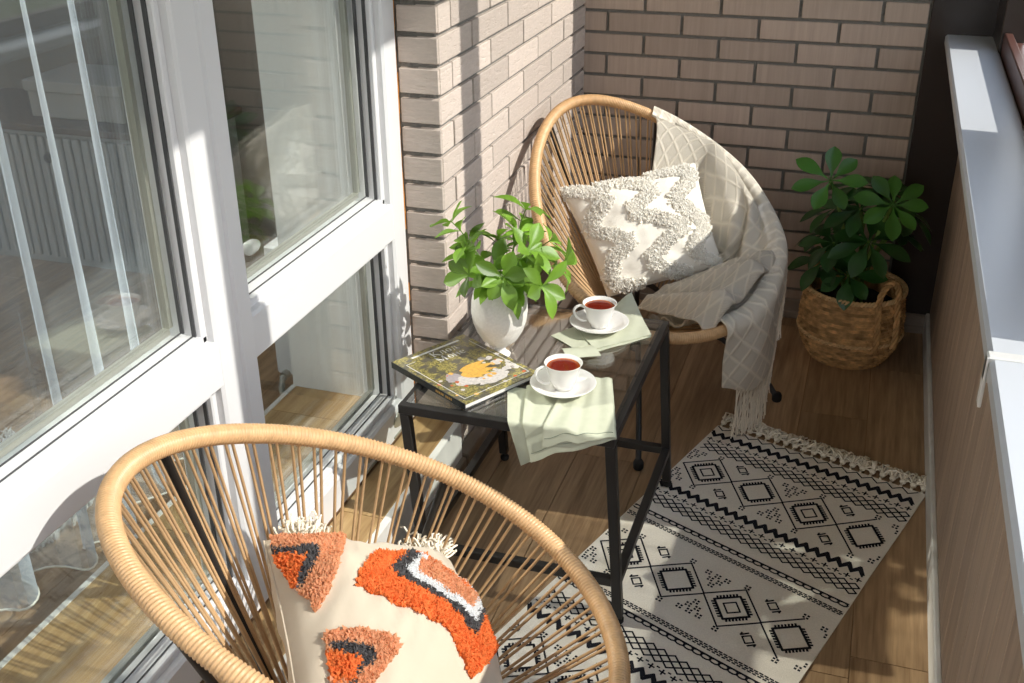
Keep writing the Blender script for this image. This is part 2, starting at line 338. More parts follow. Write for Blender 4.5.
def bricks(mb, origin, du, dn, rows, z0, pitch, joint, segs, depth=.010, mi=0):
    """bricks as chamfered boxes along du (unit vector in plane), facing dn"""
    for r in range(rows):
        zb = z0 + r * pitch + joint / 2; zt = z0 + (r + 1) * pitch - joint / 2
        for a, b in segs(r):
            mb.col = rnd.random(); a += joint / 2; b -= joint / 2
            if b - a < .012: continue
            t = MB(); jx = rnd.uniform(-.001, .001); t.box(a, b, -.05, depth + jx, zb, zt, mi, .0016)
            vs = [origin + np.array(du) * p[0] + np.array(dn) * p[1] + V(0, 0, p[2]) for p in t.v]
            fl = np.cross(np.array(du), np.array(dn))[2] < 0
            mb.add(vs, [f[::-1] if fl else f for f in t.f], mi)
# far wall
mb = MB(); mb.box(XW - .3, .34, 3.952, 4.1, 0, 2.75, 1)
def segf(r):
    st = .002 if r % 2 == 1 else .136
    js = [st + .268 * k for k in range(-6, 4)]; js = [-1.03] + [j for j in js if -1.0 < j < .13] + [.150]
    return list(zip(js, js[1:]))
bricks(mb, V(0, 3.951, 0), (1, 0, 0), (0, -1, 0), 36, 1.027 - 14 * .0762, .0762, .0115, segf)
struct(mb, 'wall_far', [M['brick_f'], M['mortar']])
# left wall with pier
mb = MB(); mb.box(-1.15, XW - .010, 2.532, 3.96, 0, 2.75, 1); mb.box(-1.555, -1.15, 2.645, 3.96, 0, 2.75, 1); mb.box(-1.575, -1.555, 2.6, 4.1, 0, 2.75, 2)
def segl(r):
    st = 2.611 if r % 2 else 2.761
    js = [2.52] + [st + .30 * k for k in range(5)]; js = [j for j in js if j < 3.93] + [3.951]
    return list(zip(js, js[1:]))
bricks(mb, V(XW - .010, 0, 0), (0, 1, 0), (1, 0, 0), 36, 1.045 - 14 * .0757, .0757, .010, segl)
def segp(r): return [(-1.135, XW + .0045)]
bricks(mb, V(0, 2.531, 0), (1, 0, 0), (0, -1, 0), 33, 1.045 - 11 * .0757, .0757, .014, segp, .012)
struct(mb, 'wall_left', [M['brick_l'], M['mortar'], M['wallwhite']])
# reveal plaster (window opening side), room walls
mb = MB(); mb.box(-1.556, -1.15, 2.57, 2.64, .186, 2.75, 0); mb.box(-1.556, -1.03, 2.541, 2.575, 0.0, .186, 0)
struct(mb, 'trim_1', [M['reveal']])
mb = MB(); mb.box(-4.35, -4.25, -1.6, 4.1, 0, 2.5); mb.box(-4.3, -1.6, 4.0, 4.1, 0, 2.6); struct(mb, 'wall_room', [M['roomwall']])
mb = MB(); mb.box(-1.28, .45, -1.7, -1.6, 0, 1.0); mb.box(-4.3, -1.28, -1.7, -1.6, 0, .3); struct(mb, 'wall_near', [M['wallwhite']])  # unseen; kept low so sky light enters from behind the camera
mb = MB(); mb.box(-1.25, .52, -1.7, 4.1, 2.66, 2.75); struct(mb, 'ceiling', [M['wallwhite']])
mb = MB(); mb.box(-2.9, -1.2, -1.7, 4.1, 2.66, 2.75); mb.box(-4.3, -2.9, -1.7, 1.1, 2.66, 2.75); mb.box(-4.3, -2.9, 3.3, 4.1, 2.66, 2.75); struct(mb, 'ceiling_room', [M['wallwhite']])  # unseen; gap left in it so the bounced sun lamp reaches the glazing
mb = MB(); mb.box(-1.28, -1.10, -1.7, 2.54, 2.2, 2.68); struct(mb, 'trim_2', [M['wallwhite']])
# raised threshold ledge with tiles
mb = MB(); mb.box(-1.553, -1.003, -1.6, 2.522, 0, .184, 1)
for k in range(8):
    y0 = -1.3 + k * .6 + .12; mb.col = rnd.random(); mb.box(-1.55, -1.285, y0 + .001, min(y0 + .599, 2.568), .18, .19, 0)
    mb.col = rnd.random(); mb.box(-1.128, -1.012, y0 + .201 - .0, min(y0 + .799, 2.519), .18, .19, 0)
struct(mb, 'trim_3', [M['ledge'], M['grout']])
mb = MB(); mb.box(-1.012, -.992, -1.6, 2.518, .002, .192, 0, .002); mb.box(-1.002, -.978, -1.6, 2.518, .0, .075, 1, .004); mb.box(-1.018, -.978, 2.53, 3.93, 0, .075, 1, .004)
mb.box(-1.562, -1.548, -1.6, 2.57, .05, .193, 0)
struct(mb, 'baseboard_left', [M['trim'], M['skirt']])
mb = MB(); mb.box(-1.0, .30, 3.925, 3.945, 0, .074, 0, .004); mb.box(-1.0, .30, 3.92, 3.935, 0, .03, 0, .003)
struct(mb, 'baseboard_far', [M['skirt']])
# parapet
mb = MB(); mb.box(.322, .46, -1.6, 3.945, 0, 1.052, 1)
yy = 3.945
while yy > -1.5:
    w = .118; mb.col = rnd.random(); mb.box(.310, .33, yy - w + .0015, yy - .0015, .0, 1.052, 0, .0012); yy -= w
struct(mb, 'wall_right', [M['panel'], M['mortar']])
mb = MB(); mb.box(.296, .312, -1.5, 3.93, 0, .085, 0, .004); struct(mb, 'baseboard_right', [M['trim']])
# sill boards with connector
mb = MB(); mb.box(.207, .357, 1.522, 3.94, 1.047, 1.08, 0, .006); mb.box(.207, .357, -1.5, 1.506, 1.047, 1.08, 0, .006)
mb.box(.2035, .357, 1.503, 1.525, 1.040, 1.0825, 1, .003); mb.box(.2035, .2085, 1.503, 1.525, 1.0, 1.08, 1, .001)
struct(mb, 'trim_4', [M['sill'], M['trim']])
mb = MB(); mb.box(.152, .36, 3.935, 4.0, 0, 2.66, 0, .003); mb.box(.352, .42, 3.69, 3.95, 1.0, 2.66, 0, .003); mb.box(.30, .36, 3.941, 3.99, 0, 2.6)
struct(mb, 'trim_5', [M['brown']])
# outer sliding sashes
wn = empty('window_2', (.4, 2.0, 1.08), kind='structure')
mb = MB(); mb.box(.360, .385, -1.5, 3.69, 1.05, 1.137, 0, .003); mb.box(.385, .47, -1.5, 3.69, 1.03, 1.11, 0, .003); mb.box(.36, .47, -1.5, 3.69, 2.55, 2.66, 0, .003)
for a, b in ((2.585, 2.725), (1.565, 1.705), (.54, .68), (-.48, -.34), (-1.5, -1.36)): mb.box(.385, .44, a, b, 1.09, 2.56, 0, .003)
mb.box(.386, .43, 1.70, 2.59, 1.1, 1.222, 0, .003)
sub(mb, (.4, 2.0, 1.08)); mb.build('sash_frame', M['frame_brown'], wn, False)
for i, (a, b) in enumerate(((2.72, 3.69), (1.70, 2.59), (.675, 1.57), (-.345, .545), (-1.365, -.475))):
    mb = MB(); mb.box(.408, .412, a, b, 1.12, 2.56); sub(mb, (.4, 2.0, 1.08)); mb.build('pane', M['glass_out'], wn, False)

# ------------------------------------------------------------------ glazed wall to the room
def glazed(name, y0, y1, yl, yr, loc):
    """frame between y0..y1; panes between yl..yr"""
    e = empty(name, loc, kind='structure')
    f = MB(); X0, X1 = -1.255, -1.13
    bv = .006
    f.box(X0, X1, y0, yl, .19, 2.2, 0, bv); f.box(X0, X1, yr, y1, .19, 2.2, 0, bv)
    f.box(X0, X1 - .001, yl - .01, yr + .01, .758, .858, 0, bv); f.box(X0, X1 - .001, yl - .01, yr + .01, .19, .285, 0, bv); f.box(X0, X1 - .001, yl - .01, yr + .01, 2.1, 2.2, 0, bv)
    # glazing beads (inner steps)
    for z0, z1 in ((.285, .758), (.858, 2.1)):
        b = .016; xb = -1.150
        f.box(-1.20, xb, yl - .002, yl + b, z0, z1, 0, .003); f.box(-1.20, xb, yr - b, yr + .002, z0, z1, 0, .003)
        f.box(-1.20, xb, yl, yr, z0 - .002, z0 + b, 0, .003); f.box(-1.20, xb, yl, yr, z1 - b, z1 + .002, 0, .003)
    sub(f, loc); f.build('frame', M['pvc'], e, False)
    g = MB()
    for z0, z1 in ((.285, .758), (.858, 2.1)):
        for q, xg in ((.016, -1.170), (.024, -1.190)):
            t = .004; th = .0018
            g.box(xg, xg + .008, yl + q, yl + q + t, z0 + q, z1 - q, 0); g.box(xg, xg + .008, yr - q - t, yr - q, z0 + q, z1 - q, 0)
            g.box(xg, xg + .003, yl + q, yr - q, z0 + q, z0 + q + th, 0); g.box(xg, xg + .008, yl + q, yr - q, z1 - q - t, z1 - q, 0)
    sub(g, loc); g.build('gasket', M['pvc_grey'], e, False)
    sp = MB()
    for z0, z1 in ((.285, .758), (.858, 2.1)):
        q = .034
        sp.box(-1.222, -1.207, yl + q - .012, yl + q, z0 + q, z1 - q); sp.box(-1.222, -1.207, yr - q, yr - q + .012, z0 + q, z1 - q)
        sp.box(-1.222, -1.207, yl + q, yr - q, z0 + q - .012, z0 + q); sp.box(-1.222, -1.207, yl + q, yr - q, z1 - q, z1 - q + .012)
    sub(sp, loc); sp.build('spacer', M['spacer'], e, False)
    for z0, z1 in ((.285, .758), (.858, 2.1)):
        p = MB(); p.box(-1.207, -1.203, yl, yr, z0 - .005, z1 + .005); p.box(-1.226, -1.222, yl, yr, z0 - .005, z1 + .005); sub(p, loc); p.build('pane', M['glass'], e, False)
    return e
glazed('window_1', 1.685, 2.516, 1.742, 2.437, (-1.19, 2.1, .19))
d1 = glazed('door_1', -.3, 1.683, -.2, 1.606, (-1.19, .7, .19))
mb = MB()
for i in range(40):
    z = .19 + i * .052; mb.box(-1.15, -1.132 + rnd.uniform(-.004, .001), 2.515, 2.5205 + rnd.uniform(0, .002), z, z + .052)
struct(mb, 'trim_6', [M['foam']])
mb = MB()
for yy in (2.21, 2.405):
    mb.box(-1.2, -1.128, yy - .045, yy + .045, .2, .206); 
    c = MB(); c.lathe([(0, .001), (.022, .001), (.024, -.002)], (0, 0, 0), 20)
    mb.add([(-1.1285 + p[2], yy + p[0] * 1.8, .245 + p[1]) for p in c.v], c.f)
struct(mb, 'trim_7', [M['spacer']])

# ------------------------------------------------------------------ lounge chairs
def rim_pt(pose, t):
    A_, L_, TILT, EG, CC, ZC = pose[3]   # half width, length, tilt, egg shape, bend, centre height
    cs = math.cos(t); v = L_ / 2 * cs; lat = A_ * math.sin(t) * (1 + EG * cs)
    b = -v * math.cos(TILT) + CC * cs * cs * math.sin(TILT); z = ZC + v * math.sin(TILT) + CC * cs * cs * math.cos(TILT)
    return loc2w(pose, b, lat, z)
def loc2w(pose, b, lat, z):
    x, y, w = pose[:3]; return V(x + math.sin(w) * b + math.cos(w) * lat, y - math.cos(w) * b + math.sin(w) * lat, z)
RC = (-.10, .05, .285); RR = .105
def ring_pt(pose, t, r=RR):
    cs, sn = math.cos(t), math.sin(t); return loc2w(pose, RC[0] - r * cs, RC[1] + r * sn, RC[2] + .05 * cs * r / RR)
def seat_pt(pose, t, s): return ring_pt(pose, t) * (1 - s) + rim_pt(pose, t) * s
def make_chair(pose, label, group, struts):
    loc = (pose[0], pose[1], 0); e = empty('lounge_chair', loc, label, 'chair', group)
    n = 1500; pts = [rim_pt(pose, 2 * PI * i / n) for i in range(n)]
    def rf(i, a): k = (i + a / (2 * PI) * 4) % 4; return 1 + .075 * math.cos(k * PI / 2) + .03 * pnoise(i * .02, a, 3)
    rm = MB(); rm.tube(pts, .0172, 12, True, radf=rf); sub(rm, loc).build('rim', M['rattan'], e)
    c = MB(); nc = 58
    for i in range(nc):
        t = 2 * PI * (i + .5) / nc
        for d in (-.018, .018):
            j = rnd.uniform(-.006, .006); a = rim_pt(pose, t + d + j); b = ring_pt(pose, t + d * .5)
            a0 = a + (b - a) * .002; mid = (a + b) / 2 + V(0, 0, -.004); c.col = rnd.random()
            c.tube([a0, mid, b], .0029, 6)
    sub(c, loc).build('cord_seat', M['cord'], e)
    h = MB(); h.tube([ring_pt(pose, 2 * PI * i / 48) + V(0, 0, 0) for i in range(48)], .010, 10, True)
    sub(h, loc).build('inner_ring', M['black'], e)
    for t in [math.radians(q) for q in struts]:
        a = rim_pt(pose, t); b = ring_pt(pose, t, RR * 1.05); dn = V(0, 0, -.017); bb = MB()
        bb.tube([a + (b - a) * .012 + dn * .5, (a + b) / 2 + dn * 1.5, b + dn * .8], .0085, 10); sub(bb, loc).build('strut', M['black'], e)
    for (fb, fl_) in ((.38, -.22), (.225, .40), (-.30, .17), (-.17, -.30)):
        a = ring_pt(pose, math.atan2(fl_, -fb), RR); f = loc2w(pose, fb, fl_, .012); f[2] += .0058 if f[0] > -.323 - .318 * (3.035 - f[1]) and 1.653 - .445 * (f[0] + .762) < f[1] < 3.0 else 0; k = a * .28 + f * .72; k[2] = .19
        pts = []
        for i in range(9):
            s = i / 8; pts.append(a * (1 - s) ** 2 + 2 * k * s * (1 - s) + f * s * s)
        lg = MB(); lg.tube(pts, .009, 10); lo = sub(lg, loc).build('leg', M['black'], e)
        ft = MB(); ft.lathe([(0, 0), (.013, 0), (.016, .005), (.016, .022), (.012, .03), (0, .03)], (f[0], f[1], f[2] - .012), 16); sub(ft, loc).build('foot_cap', M['rubber'], lo)
    return e
P1 = (-.63780, 1.24851, 1.95348, (.35109, .85008, .44789, -.12870, -.00062, .69560)); P2 = (-.61069, 3.14868, .75078, (.36326, .93038, .58748, -.24419, -.04212, .67918))
make_chair(P1, 'round rattan corded lounge chair in the foreground holding the orange and cream cushion', 'rattan lounge chairs', (26, -38, 106, -108))
make_chair(P2, 'round rattan corded lounge chair in the brick corner holding the white cushion and throw', 'rattan lounge chairs', (44, -34, 112, -105))

# ------------------------------------------------------------------ cushions
class Cushion:
    def __init__(s, c, thick, pull=.07, seed=1, back=.75):
        s.c = [np.array(q, float) for q in c]; s.th = thick; s.pull = pull; s.seed = seed; s.back = back
        s.n = unit(np.cross(s.c[1] - s.c[0], s.c[3] - s.c[0]))
    def base(s, a, b):
        a2 = a * (1 - s.pull * (1 - b * b)); b2 = b * (1 - s.pull * (1 - a * a)); u = (a2 + 1) / 2; v = (b2 + 1) / 2
        return s.c[0] * (1 - u) * (1 - v) + s.c[1] * u * (1 - v) + s.c[2] * u * v + s.c[3] * (1 - u) * v
    def pt(s, a, b, side=1):
        h = (max(0, 1 - a * a) * max(0, 1 - b * b)) ** .42
        w = .010 * pnoise(a * 1.7 + s.seed, b * 1.7, side) + .004 * pnoise(a * 5 + s.seed, b * 5, 3 + side)
        if s.th > .1: w += .011 * pnoise(a * 7 + b * 4, b * 2.2 - a * 1.5, 11) * (1 - .6 * min(1, abs(b + .2)))
        return s.base(a, b) + s.n * side * ((s.th if side > 0 else s.th * s.back) * h + w * min(1, h * 3))
    def nrm(s, a, b):
        e = .02; n = unit(np.cross(s.pt(a + e, b) - s.pt(a - e, b), s.pt(a, b + e) - s.pt(a, b - e))); return n if n @ s.n > 0 else -n
    def mesh(s, name, m, parent, loc, n=56):
        mb = MB(); ss = [-math.cos(PI * i / n) for i in range(n + 1)]; ss = [x * .5 + .5 * (-1 + 2 * i / n) for i, x in enumerate(ss)]
        g = [[s.pt(a, b, 1) for b in ss] for a in ss]; h = [[s.pt(a, b, -1) for b in ss] for a in ss]
        mb.grid(g); mb.grid(h, flip=True)
        for k, (p, q) in enumerate((((-1, 0), 0), ((1, 0), 0), ((0, -1), 1), ((0, 1), 1))):
            pts = [s.base(p[0], x) if q == 0 else s.base(x, p[1]) for x in ss]; mb.tube(pts, .0022, 6)
        return sub(mb, loc).build(name, m, parent)
def inside(p, poly):
    x, y = p; c = False; n = len(poly)
    for i in range(n):
        x1, y1 = poly[i]; x2, y2 = poly[i - 1]
        if (y1 > y) != (y2 > y) and x < (x2 - x1) * (y - y1) / (y2 - y1) + x1: c = not c
    return c
def tuft(mb, p, n, ln, w):
    """one looped yarn end: a bent tapered spindle"""
    d = unit(n + V(rnd.gauss(0, .5), rnd.gauss(0, .5), rnd.gauss(0, .5)) * .8); s = unit(np.cross(d, V(.3, .5, .8) + V(rnd.random(), rnd.random(), 0))); t = np.cross(d, s)
    mid = p + d * ln * .55 + s * ln * rnd.uniform(-.2, .2); tip = p + d * ln + s * ln * rnd.uniform(-.5, .5) + t * ln * rnd.uniform(-.5, .5)
    w2 = w * rnd.uniform(.8, 1.25); vs = [p - n * .002 + s * w, p - n * .002 - s * w * .5 + t * w * .87, p - n * .002 - s * w * .5 - t * w * .87, mid + s * w2, mid - s * w2 * .5 + t * w2 * .87, mid - s * w2 * .5 - t * w2 * .87, tip]
    mb.col = rnd.random(); mb.add(vs, [(0, 1, 4, 3), (1, 2, 5, 4), (2, 0, 3, 5), (3, 4, 6), (4, 5, 6), (5, 3, 6)])

PC1 = ((-0.867, 1.284, 0.68), (-0.652, 1.542, 0.5), (-0.414, 1.247, 0.385), (-0.644, 0.978, 0.555))
L1 = (-.62, 1.32, .36)
cu1 = empty('cushion', L1, 'cream cushion with orange, charcoal and peach tufted chevrons on the foreground chair', 'cushion')
K1 = Cushion(PC1, .125, .05, 2, .6)
if K1.n[2] < 0: K1.n = -K1.n
K1.mesh('cover', M['cotton'], cu1, L1)
Z1 = [[(-0.95, -1.0), (-0.77, -0.9), (-0.42, -0.9), (-0.63, -0.55), (-0.88, -0.1), (-0.93, -0.27), (-0.95, -0.43), (-1.0, -0.82)], [(-1.0, -0.87), (-0.92, -0.77), (-0.72, -0.73), (-0.77, -0.62), (-0.87, -0.43), (-0.93, -0.33), (-0.93, -0.48), (-0.85, -0.63), (-0.95, -0.7), (-1.0, -0.82)], [(-1.0, -0.8), (-0.85, -0.63), (-0.95, -0.37), (-0.98, -0.58)], [(-0.87, 0.13), (-0.63, 0.2), (-0.37, 0.32), (-0.35, 0.38), (-0.48, 0.53), (-0.6, 0.63), (-0.85, 0.55)], [(-0.85, 0.23), (-0.65, 0.32), (-0.55, 0.38), (-0.57, 0.47), (-0.67, 0.52), (-0.72, 0.6), (-0.75, 0.58), (-0.65, 0.43), (-0.82, 0.3)], [(-0.87, 0.28), (-0.82, 0.3), (-0.65, 0.43), (-0.73, 0.58), (-0.85, 0.52)], [(-0.23, -0.62), (0.13, -0.58), (0.47, -0.38), (0.83, -0.22), (0.83, -0.08), (0.85, 0.1), (0.87, 0.23), (0.37, 0.62), (0.27, 0.43), (0.17, 0.27), (-0.15, 0.07), (-0.47, -0.13), (-0.58, -0.23), (-0.52, -0.35)], [(-0.22, -0.38), (0.07, -0.6), (0.38, -0.38), (0.83, -0.22), (0.83, -0.08), (0.48, 0.27), (0.4, 0.17), (0.18, -0.05), (-0.18, -0.25)], [(-0.1, -0.37), (0.15, -0.55), (0.85, -0.3), (0.83, -0.17), (0.53, 0.12), (0.35, -0.02), (-0.03, -0.27)], [(0.1, -0.47), (0.28, -0.53), (0.83, -0.27), (0.55, -0.03), (0.22, -0.22), (0.05, -0.33)]]
Z2 = [[(-1.0, -0.98), (-0.72, -0.87), (-0.43, -0.7), (-0.8, -0.33), (-0.9, -0.15), (-0.65, -0.02), (-0.35, 0.17), (-0.7, 0.37), (-0.9, 0.77), (-0.67, 0.93), (-0.37, 1.0)], [(-0.5, -0.98), (-0.17, -0.93), (0.13, -0.8), (0.28, -0.65), (0.0, -0.48), (-0.23, -0.33), (0.15, -0.12), (0.55, 0.12), (0.17, 0.35), (-0.2, 0.6), (0.03, 0.83), (0.43, 1.0)], [(0.23, -0.98), (0.55, -0.97), (0.87, -0.88), (0.85, -0.68), (0.5, -0.38), (0.7, -0.12), (0.92, 0.17), (0.72, 0.38), (0.57, 0.62), (0.7, 0.77), (0.95, 0.93)]]
def bbox(p): return min(q[0] for q in p), max(q[0] for q in p), min(q[1] for q in p), max(q[1] for q in p)
def fill(K, polys, over, cnt, ln, w, name, m, parent, loc):
    """yarn tufts scattered inside polygons given in cushion coordinates, minus those in 'over'"""
    mb = MB(); ar = []
    for p in polys: b = bbox(p); ar.append((b[1] - b[0]) * (b[3] - b[2]))
    for p, A in zip(polys, ar):
        b = bbox(p)
        for _ in range(int(cnt * A)):
            q = (rnd.uniform(b[0], b[1]), rnd.uniform(b[2], b[3]))
            if not inside(q, p) or any(inside(q, o) for o in over): continue
            a_, b_ = max(-.985, min(.985, q[0])), max(-.985, min(.985, q[1]))
            tuft(mb, K.pt(a_, b_), K.nrm(a_, b_), ln * rnd.uniform(.7, 1.2), w)
    return sub(mb, loc).build(name, m, parent, False)
for zs, ov, nm, m_, lb in (([6], [7], 'orange_tufting', 'orange', 'orange tufted yarn'), ([2], [], 'orange_tufting', 'orange', 'orange tufted yarn'), ([5], [], 'orange_tufting', 'orange', 'orange tufted yarn'),
        ([7], [8], 'charcoal_tufting', 'charcoal', 'charcoal tufted yarn'), ([1], [2], 'charcoal_tufting', 'charcoal', 'charcoal tufted yarn'), ([4], [5], 'charcoal_tufting', 'charcoal', 'charcoal tufted yarn'),
        ([8], [9], 'white_tufting', 'snow', 'white tufted yarn'), ([9], [], 'peach_tufting', 'peach', 'peach tufted yarn'), ([0], [1, 2], 'peach_tufting', 'peach', 'peach tufted yarn'), ([3], [4, 5], 'peach_tufting', 'peach', 'peach tufted yarn')):
    fill(K1, [Z1[k] for k in zs], [Z1[k] for k in ov], 11000, .0095, .0038, nm, M[m_], cu1, L1)['label'] = lb
for (a_, dx) in ((-.60, V(-.01, .035, .028)), (.80, V(-.02, .035, .018))):   # yarn tassels along the back edge
    tm = MB(); ax = unit(dx); p0 = K1.base(a_, -1) + ax * .012
    for i in range(260):
        tm.col = rnd.random(); d = unit(ax + V(rnd.gauss(0, .62), rnd.gauss(0, .5), rnd.gauss(0, .45))); s_ = unit(np.cross(d, V(.2, .3, .9))); t_ = np.cross(d, s_); ln = rnd.uniform(.016, .040); st_ = p0 + V(rnd.gauss(0, .016), rnd.gauss(0, .012), rnd.gauss(0, .006)); c1_, c2_ = rnd.uniform(-.007, .007), rnd.uniform(-.007, .007)
        tm.tube([st_, st_ + d * ln * .4 + s_ * c1_, st_ + d * ln * .8 + s_ * c1_ + t_ * c2_, st_ + d * ln * .95 + t_ * c2_ * 1.6 - V(0, 0, .004)], .0021, 5)
    sub(tm, L1).build('tassel', M['throw_f'], cu1)['label'] = 'cream yarn tassel'
PC2 = ((-.898, 3.198, .675), (-.505, 3.384, .743), (-.371, 3.253, .45), (-.705, 3.086, .377))
L2 = (-.62, 3.2, .37)
cu2 = empty('cushion', L2, 'white cushion with shaggy tufted zigzags on the corner chair', 'cushion')
K2 = Cushion(PC2, .075, .05, 5, .8)
if K2.n[1] > 0: K2.n = -K2.n
K2.mesh('cover', M['cotton_w'], cu2, L2)
def zband(K, path, w, cnt, ln, tw):
    mb = MB(); wv = []
    tot = sum(math.hypot(b[0] - a[0], b[1] - a[1]) for a, b in zip(path, path[1:]))
    for a, b in zip(path, path[1:]):
        l = math.hypot(b[0] - a[0], b[1] - a[1])
        for _ in range(int(cnt * l / tot)):
            t = rnd.random(); r = w * rnd.uniform(-1, 1); nx, ny = -(b[1] - a[1]) / l, (b[0] - a[0]) / l
            q = (a[0] + (b[0] - a[0]) * t + nx * r + rnd.gauss(0, .015), a[1] + (b[1] - a[1]) * t + ny * r + rnd.gauss(0, .015)); a_, b_ = max(-1, min(1, q[0])), max(-1, min(1, q[1]))
            tuft(mb, K.pt(a_, b_), K.nrm(a_, b_), ln * rnd.uniform(.7, 1.3), tw)
    return mb
for z_ in Z2: sub(zband(K2, z_, .110, 3000, .0100, .0044), L2).build('zigzag_tufting', M['tuft_w'], cu2, False)
# ------------------------------------------------------------------ side table
TX0, TX1, TY0, TY1, TZ = -.955, -.437, 2.025, 2.663, .522
LT = (-.69, 2.34, 0)
tb = empty('side_table', LT, 'black metal side table with a glass top holding the vase, book and tea cups', 'table')
T = .0235; RK = .036   # legs lean slightly to the right towards the floor
def sk(x, z): return x + RK * (1 - z / TZ)
def bar(mb, a, b, w=T):
    """square tube from a to b (horizontal)"""
    a = np.array(a, float); b = np.array(b, float); d = unit(b - a); s = np.cross(d, V(0, 0, 1)); u = V(0, 0, 1); h = w / 2; c = .0015
    pr = [(-h + c, -h), (h - c, -h), (h, -h + c), (h, h - c), (h - c, h), (-h + c, h), (-h, h - c), (-h, -h + c)]
    vs = [p + s * x + u * y for p in (a, b) for x, y in pr]; fs = [(i, (i + 1) % 8, 8 + (i + 1) % 8, 8 + i) for i in range(8)] + [tuple(range(7, -1, -1)), tuple(range(8, 16))]
    mb.add(vs, fs)
h = T / 2
mb = MB(); zc = TZ - h
bar(mb, (TX0, TY0 + h, zc), (TX1, TY0 + h, zc)); bar(mb, (TX0, TY1 - h, zc), (TX1, TY1 - h, zc)); bar(mb, (TX0 + h, TY0 + T, zc), (TX0 + h, TY1 - T, zc)); bar(mb, (TX1 - h, TY0 + T, zc), (TX1 - h, TY1 - T, zc))
sub(mb, LT).build('top_frame', M['black'], tb, False)
mb = MB(); mb.box(TX0 + .014, TX1 - .014, TY0 + .014, TY1 - .014, TZ - .002, TZ + .003); sub(mb, LT).build('glass_top', M['tglass'], tb, False)
for x in (TX0 + h, TX1 - h):
    for y in (TY0 + h, TY1 - h):
        z0 = .012; mb = MB(); pr = [(-h, -h), (h, -h), (h, h), (-h, h)]; b = .002
        mb.box(x - h, x + h, y - h, y + h, z0 + .012, TZ - T, 0, .0015); mb.v = [(sk(a, c), bb, c) for a, bb, c in mb.v]
        lg = sub(mb, LT).build('leg', M['black'], tb, False)
        mb = MB(); mb.lathe([(0, 0), (.011, 0), (.013, .004), (.013, .012), (.006, .014), (.006, .026), (0, .026)], (sk(x, 0), y, .0058 if x > -.6 else 0), 16); sub(mb, LT).build('glide_foot', M['rubber'], lg)
for a, b in (((TX0 + T, TY0 + h), (TX1 - T, TY0 + h)), ((TX0 + T, TY1 - h), (TX1 - T, TY1 - h)), ((TX1 - h, TY0 + T), (TX1 - h, TY1 - T)), ((TX0 + h, TY0 + T), (TX0 + h, TY1 - T))):
    mb = MB(); z = .125; bar(mb, (sk(a[0], z), a[1], z), (sk(b[0], z), b[1], z), .022); sub(mb, LT).build('stretcher', M['black'], tb, False)
ZT = TZ + .0035

# ------------------------------------------------------------------ vase and greenery
VL = (-.808, 2.335, ZT)
vs = empty('vase', VL, 'egg shaped speckled white vase on a small foot holding green branches', 'vase')
prof = [(0, .026), (.012, .026), (.024, .031), (.04, .045), (.052, .066), (.061, .092), (.0645, .118), (.063, .145), (.058, .168), (.052, .186), (.049, .186), (.054, .168), (.059, .145), (.060, .118), (.056, .092), (.045, .066), (.02, .045), (0, .042)]
prof = [(r * 1.1, z * 1.04) for r, z in prof]; pp = []
for (a, b) in zip(prof, prof[1:]):
    for k in range(3): t = k / 3; pp.append((a[0] * (1 - t) + b[0] * t, a[1] * (1 - t) + b[1] * t))
mb = MB(); mb.lathe(pp + [prof[-1]], (0, 0, 0), 48, f=lambda i, a, r, z: (r * (1 + .006 * pnoise(math.cos(a) * 3, math.sin(a) * 3, z * 30)), z)); mb.build('bowl', M['ceramic'], vs)
mb = MB(); mb.lathe([(0, 0), (.026, 0), (.027, .003), (.02, .008), (.014, .015), (.013, .022), (.017, .028), (0, .03)], (0, 0, 0), 36); mb.build('foot', M['ceramic'], vs)
def leaf(mb, p, d, up, ln, w, curl=.25, fold=.18, n=7, shape=.58, stemlen=.12):
    """obovate leaf from p along d, face towards up"""
    d = unit(d); s = unit(np.cross(d, up)); u = np.cross(s, d); vs = []; fs = []; mb.col = rnd.random(); tw = rnd.uniform(-.2, .2)
    for i in range(n + 1):
        t = i / n; x = stemlen + t * (1 - stemlen) if i else 0
        wd = w * (math.sin(PI * min(1, t ** (math.log(.5) / math.log(shape)))) ** .75 if 0 < t < 1 else .04) 
        c = p + d * ln * x * (1 - .12 * curl * x) - u * ln * curl * x * x
        sx = s * math.cos(tw * x) + u * math.sin(tw * x)
        for k in (-1, -.5, 0, .5, 1): vs.append(c + sx * wd * k * .5 + u * (abs(k) * wd * .5 * fold * 2 + (0 if k else -.0006)))
    for i in range(n):
        for k in range(4): fs.append((i * 5 + k, i * 5 + k + 1, (i + 1) * 5 + k + 1, (i + 1) * 5 + k))
    mb.add(vs, fs)
GL = (-.800, 2.335, ZT + .08)
gr = empty('leafy_branches', GL, 'fresh green leafy branches spreading out of the white vase', 'greenery')
lf = MB(); st = MB(); base = V(-.800, 2.335, ZT + .06)
tips = [(-.135, .02, .335, 6), (-.075, -.03, .30, 6), (-.02, .03, .30, 7), (.045, .05, .375, 8), (.075, -.02, .30, 7), (.145, .03, .25, 7), (.12, -.06, .23, 6), (.03, -.08, .25, 7), (-.06, -.07, .24, 6), (-.105, .05, .24, 5), (.01, .10, .29, 6), (.09, .10, .28, 6), (-.01, -.04, .25, 6)]
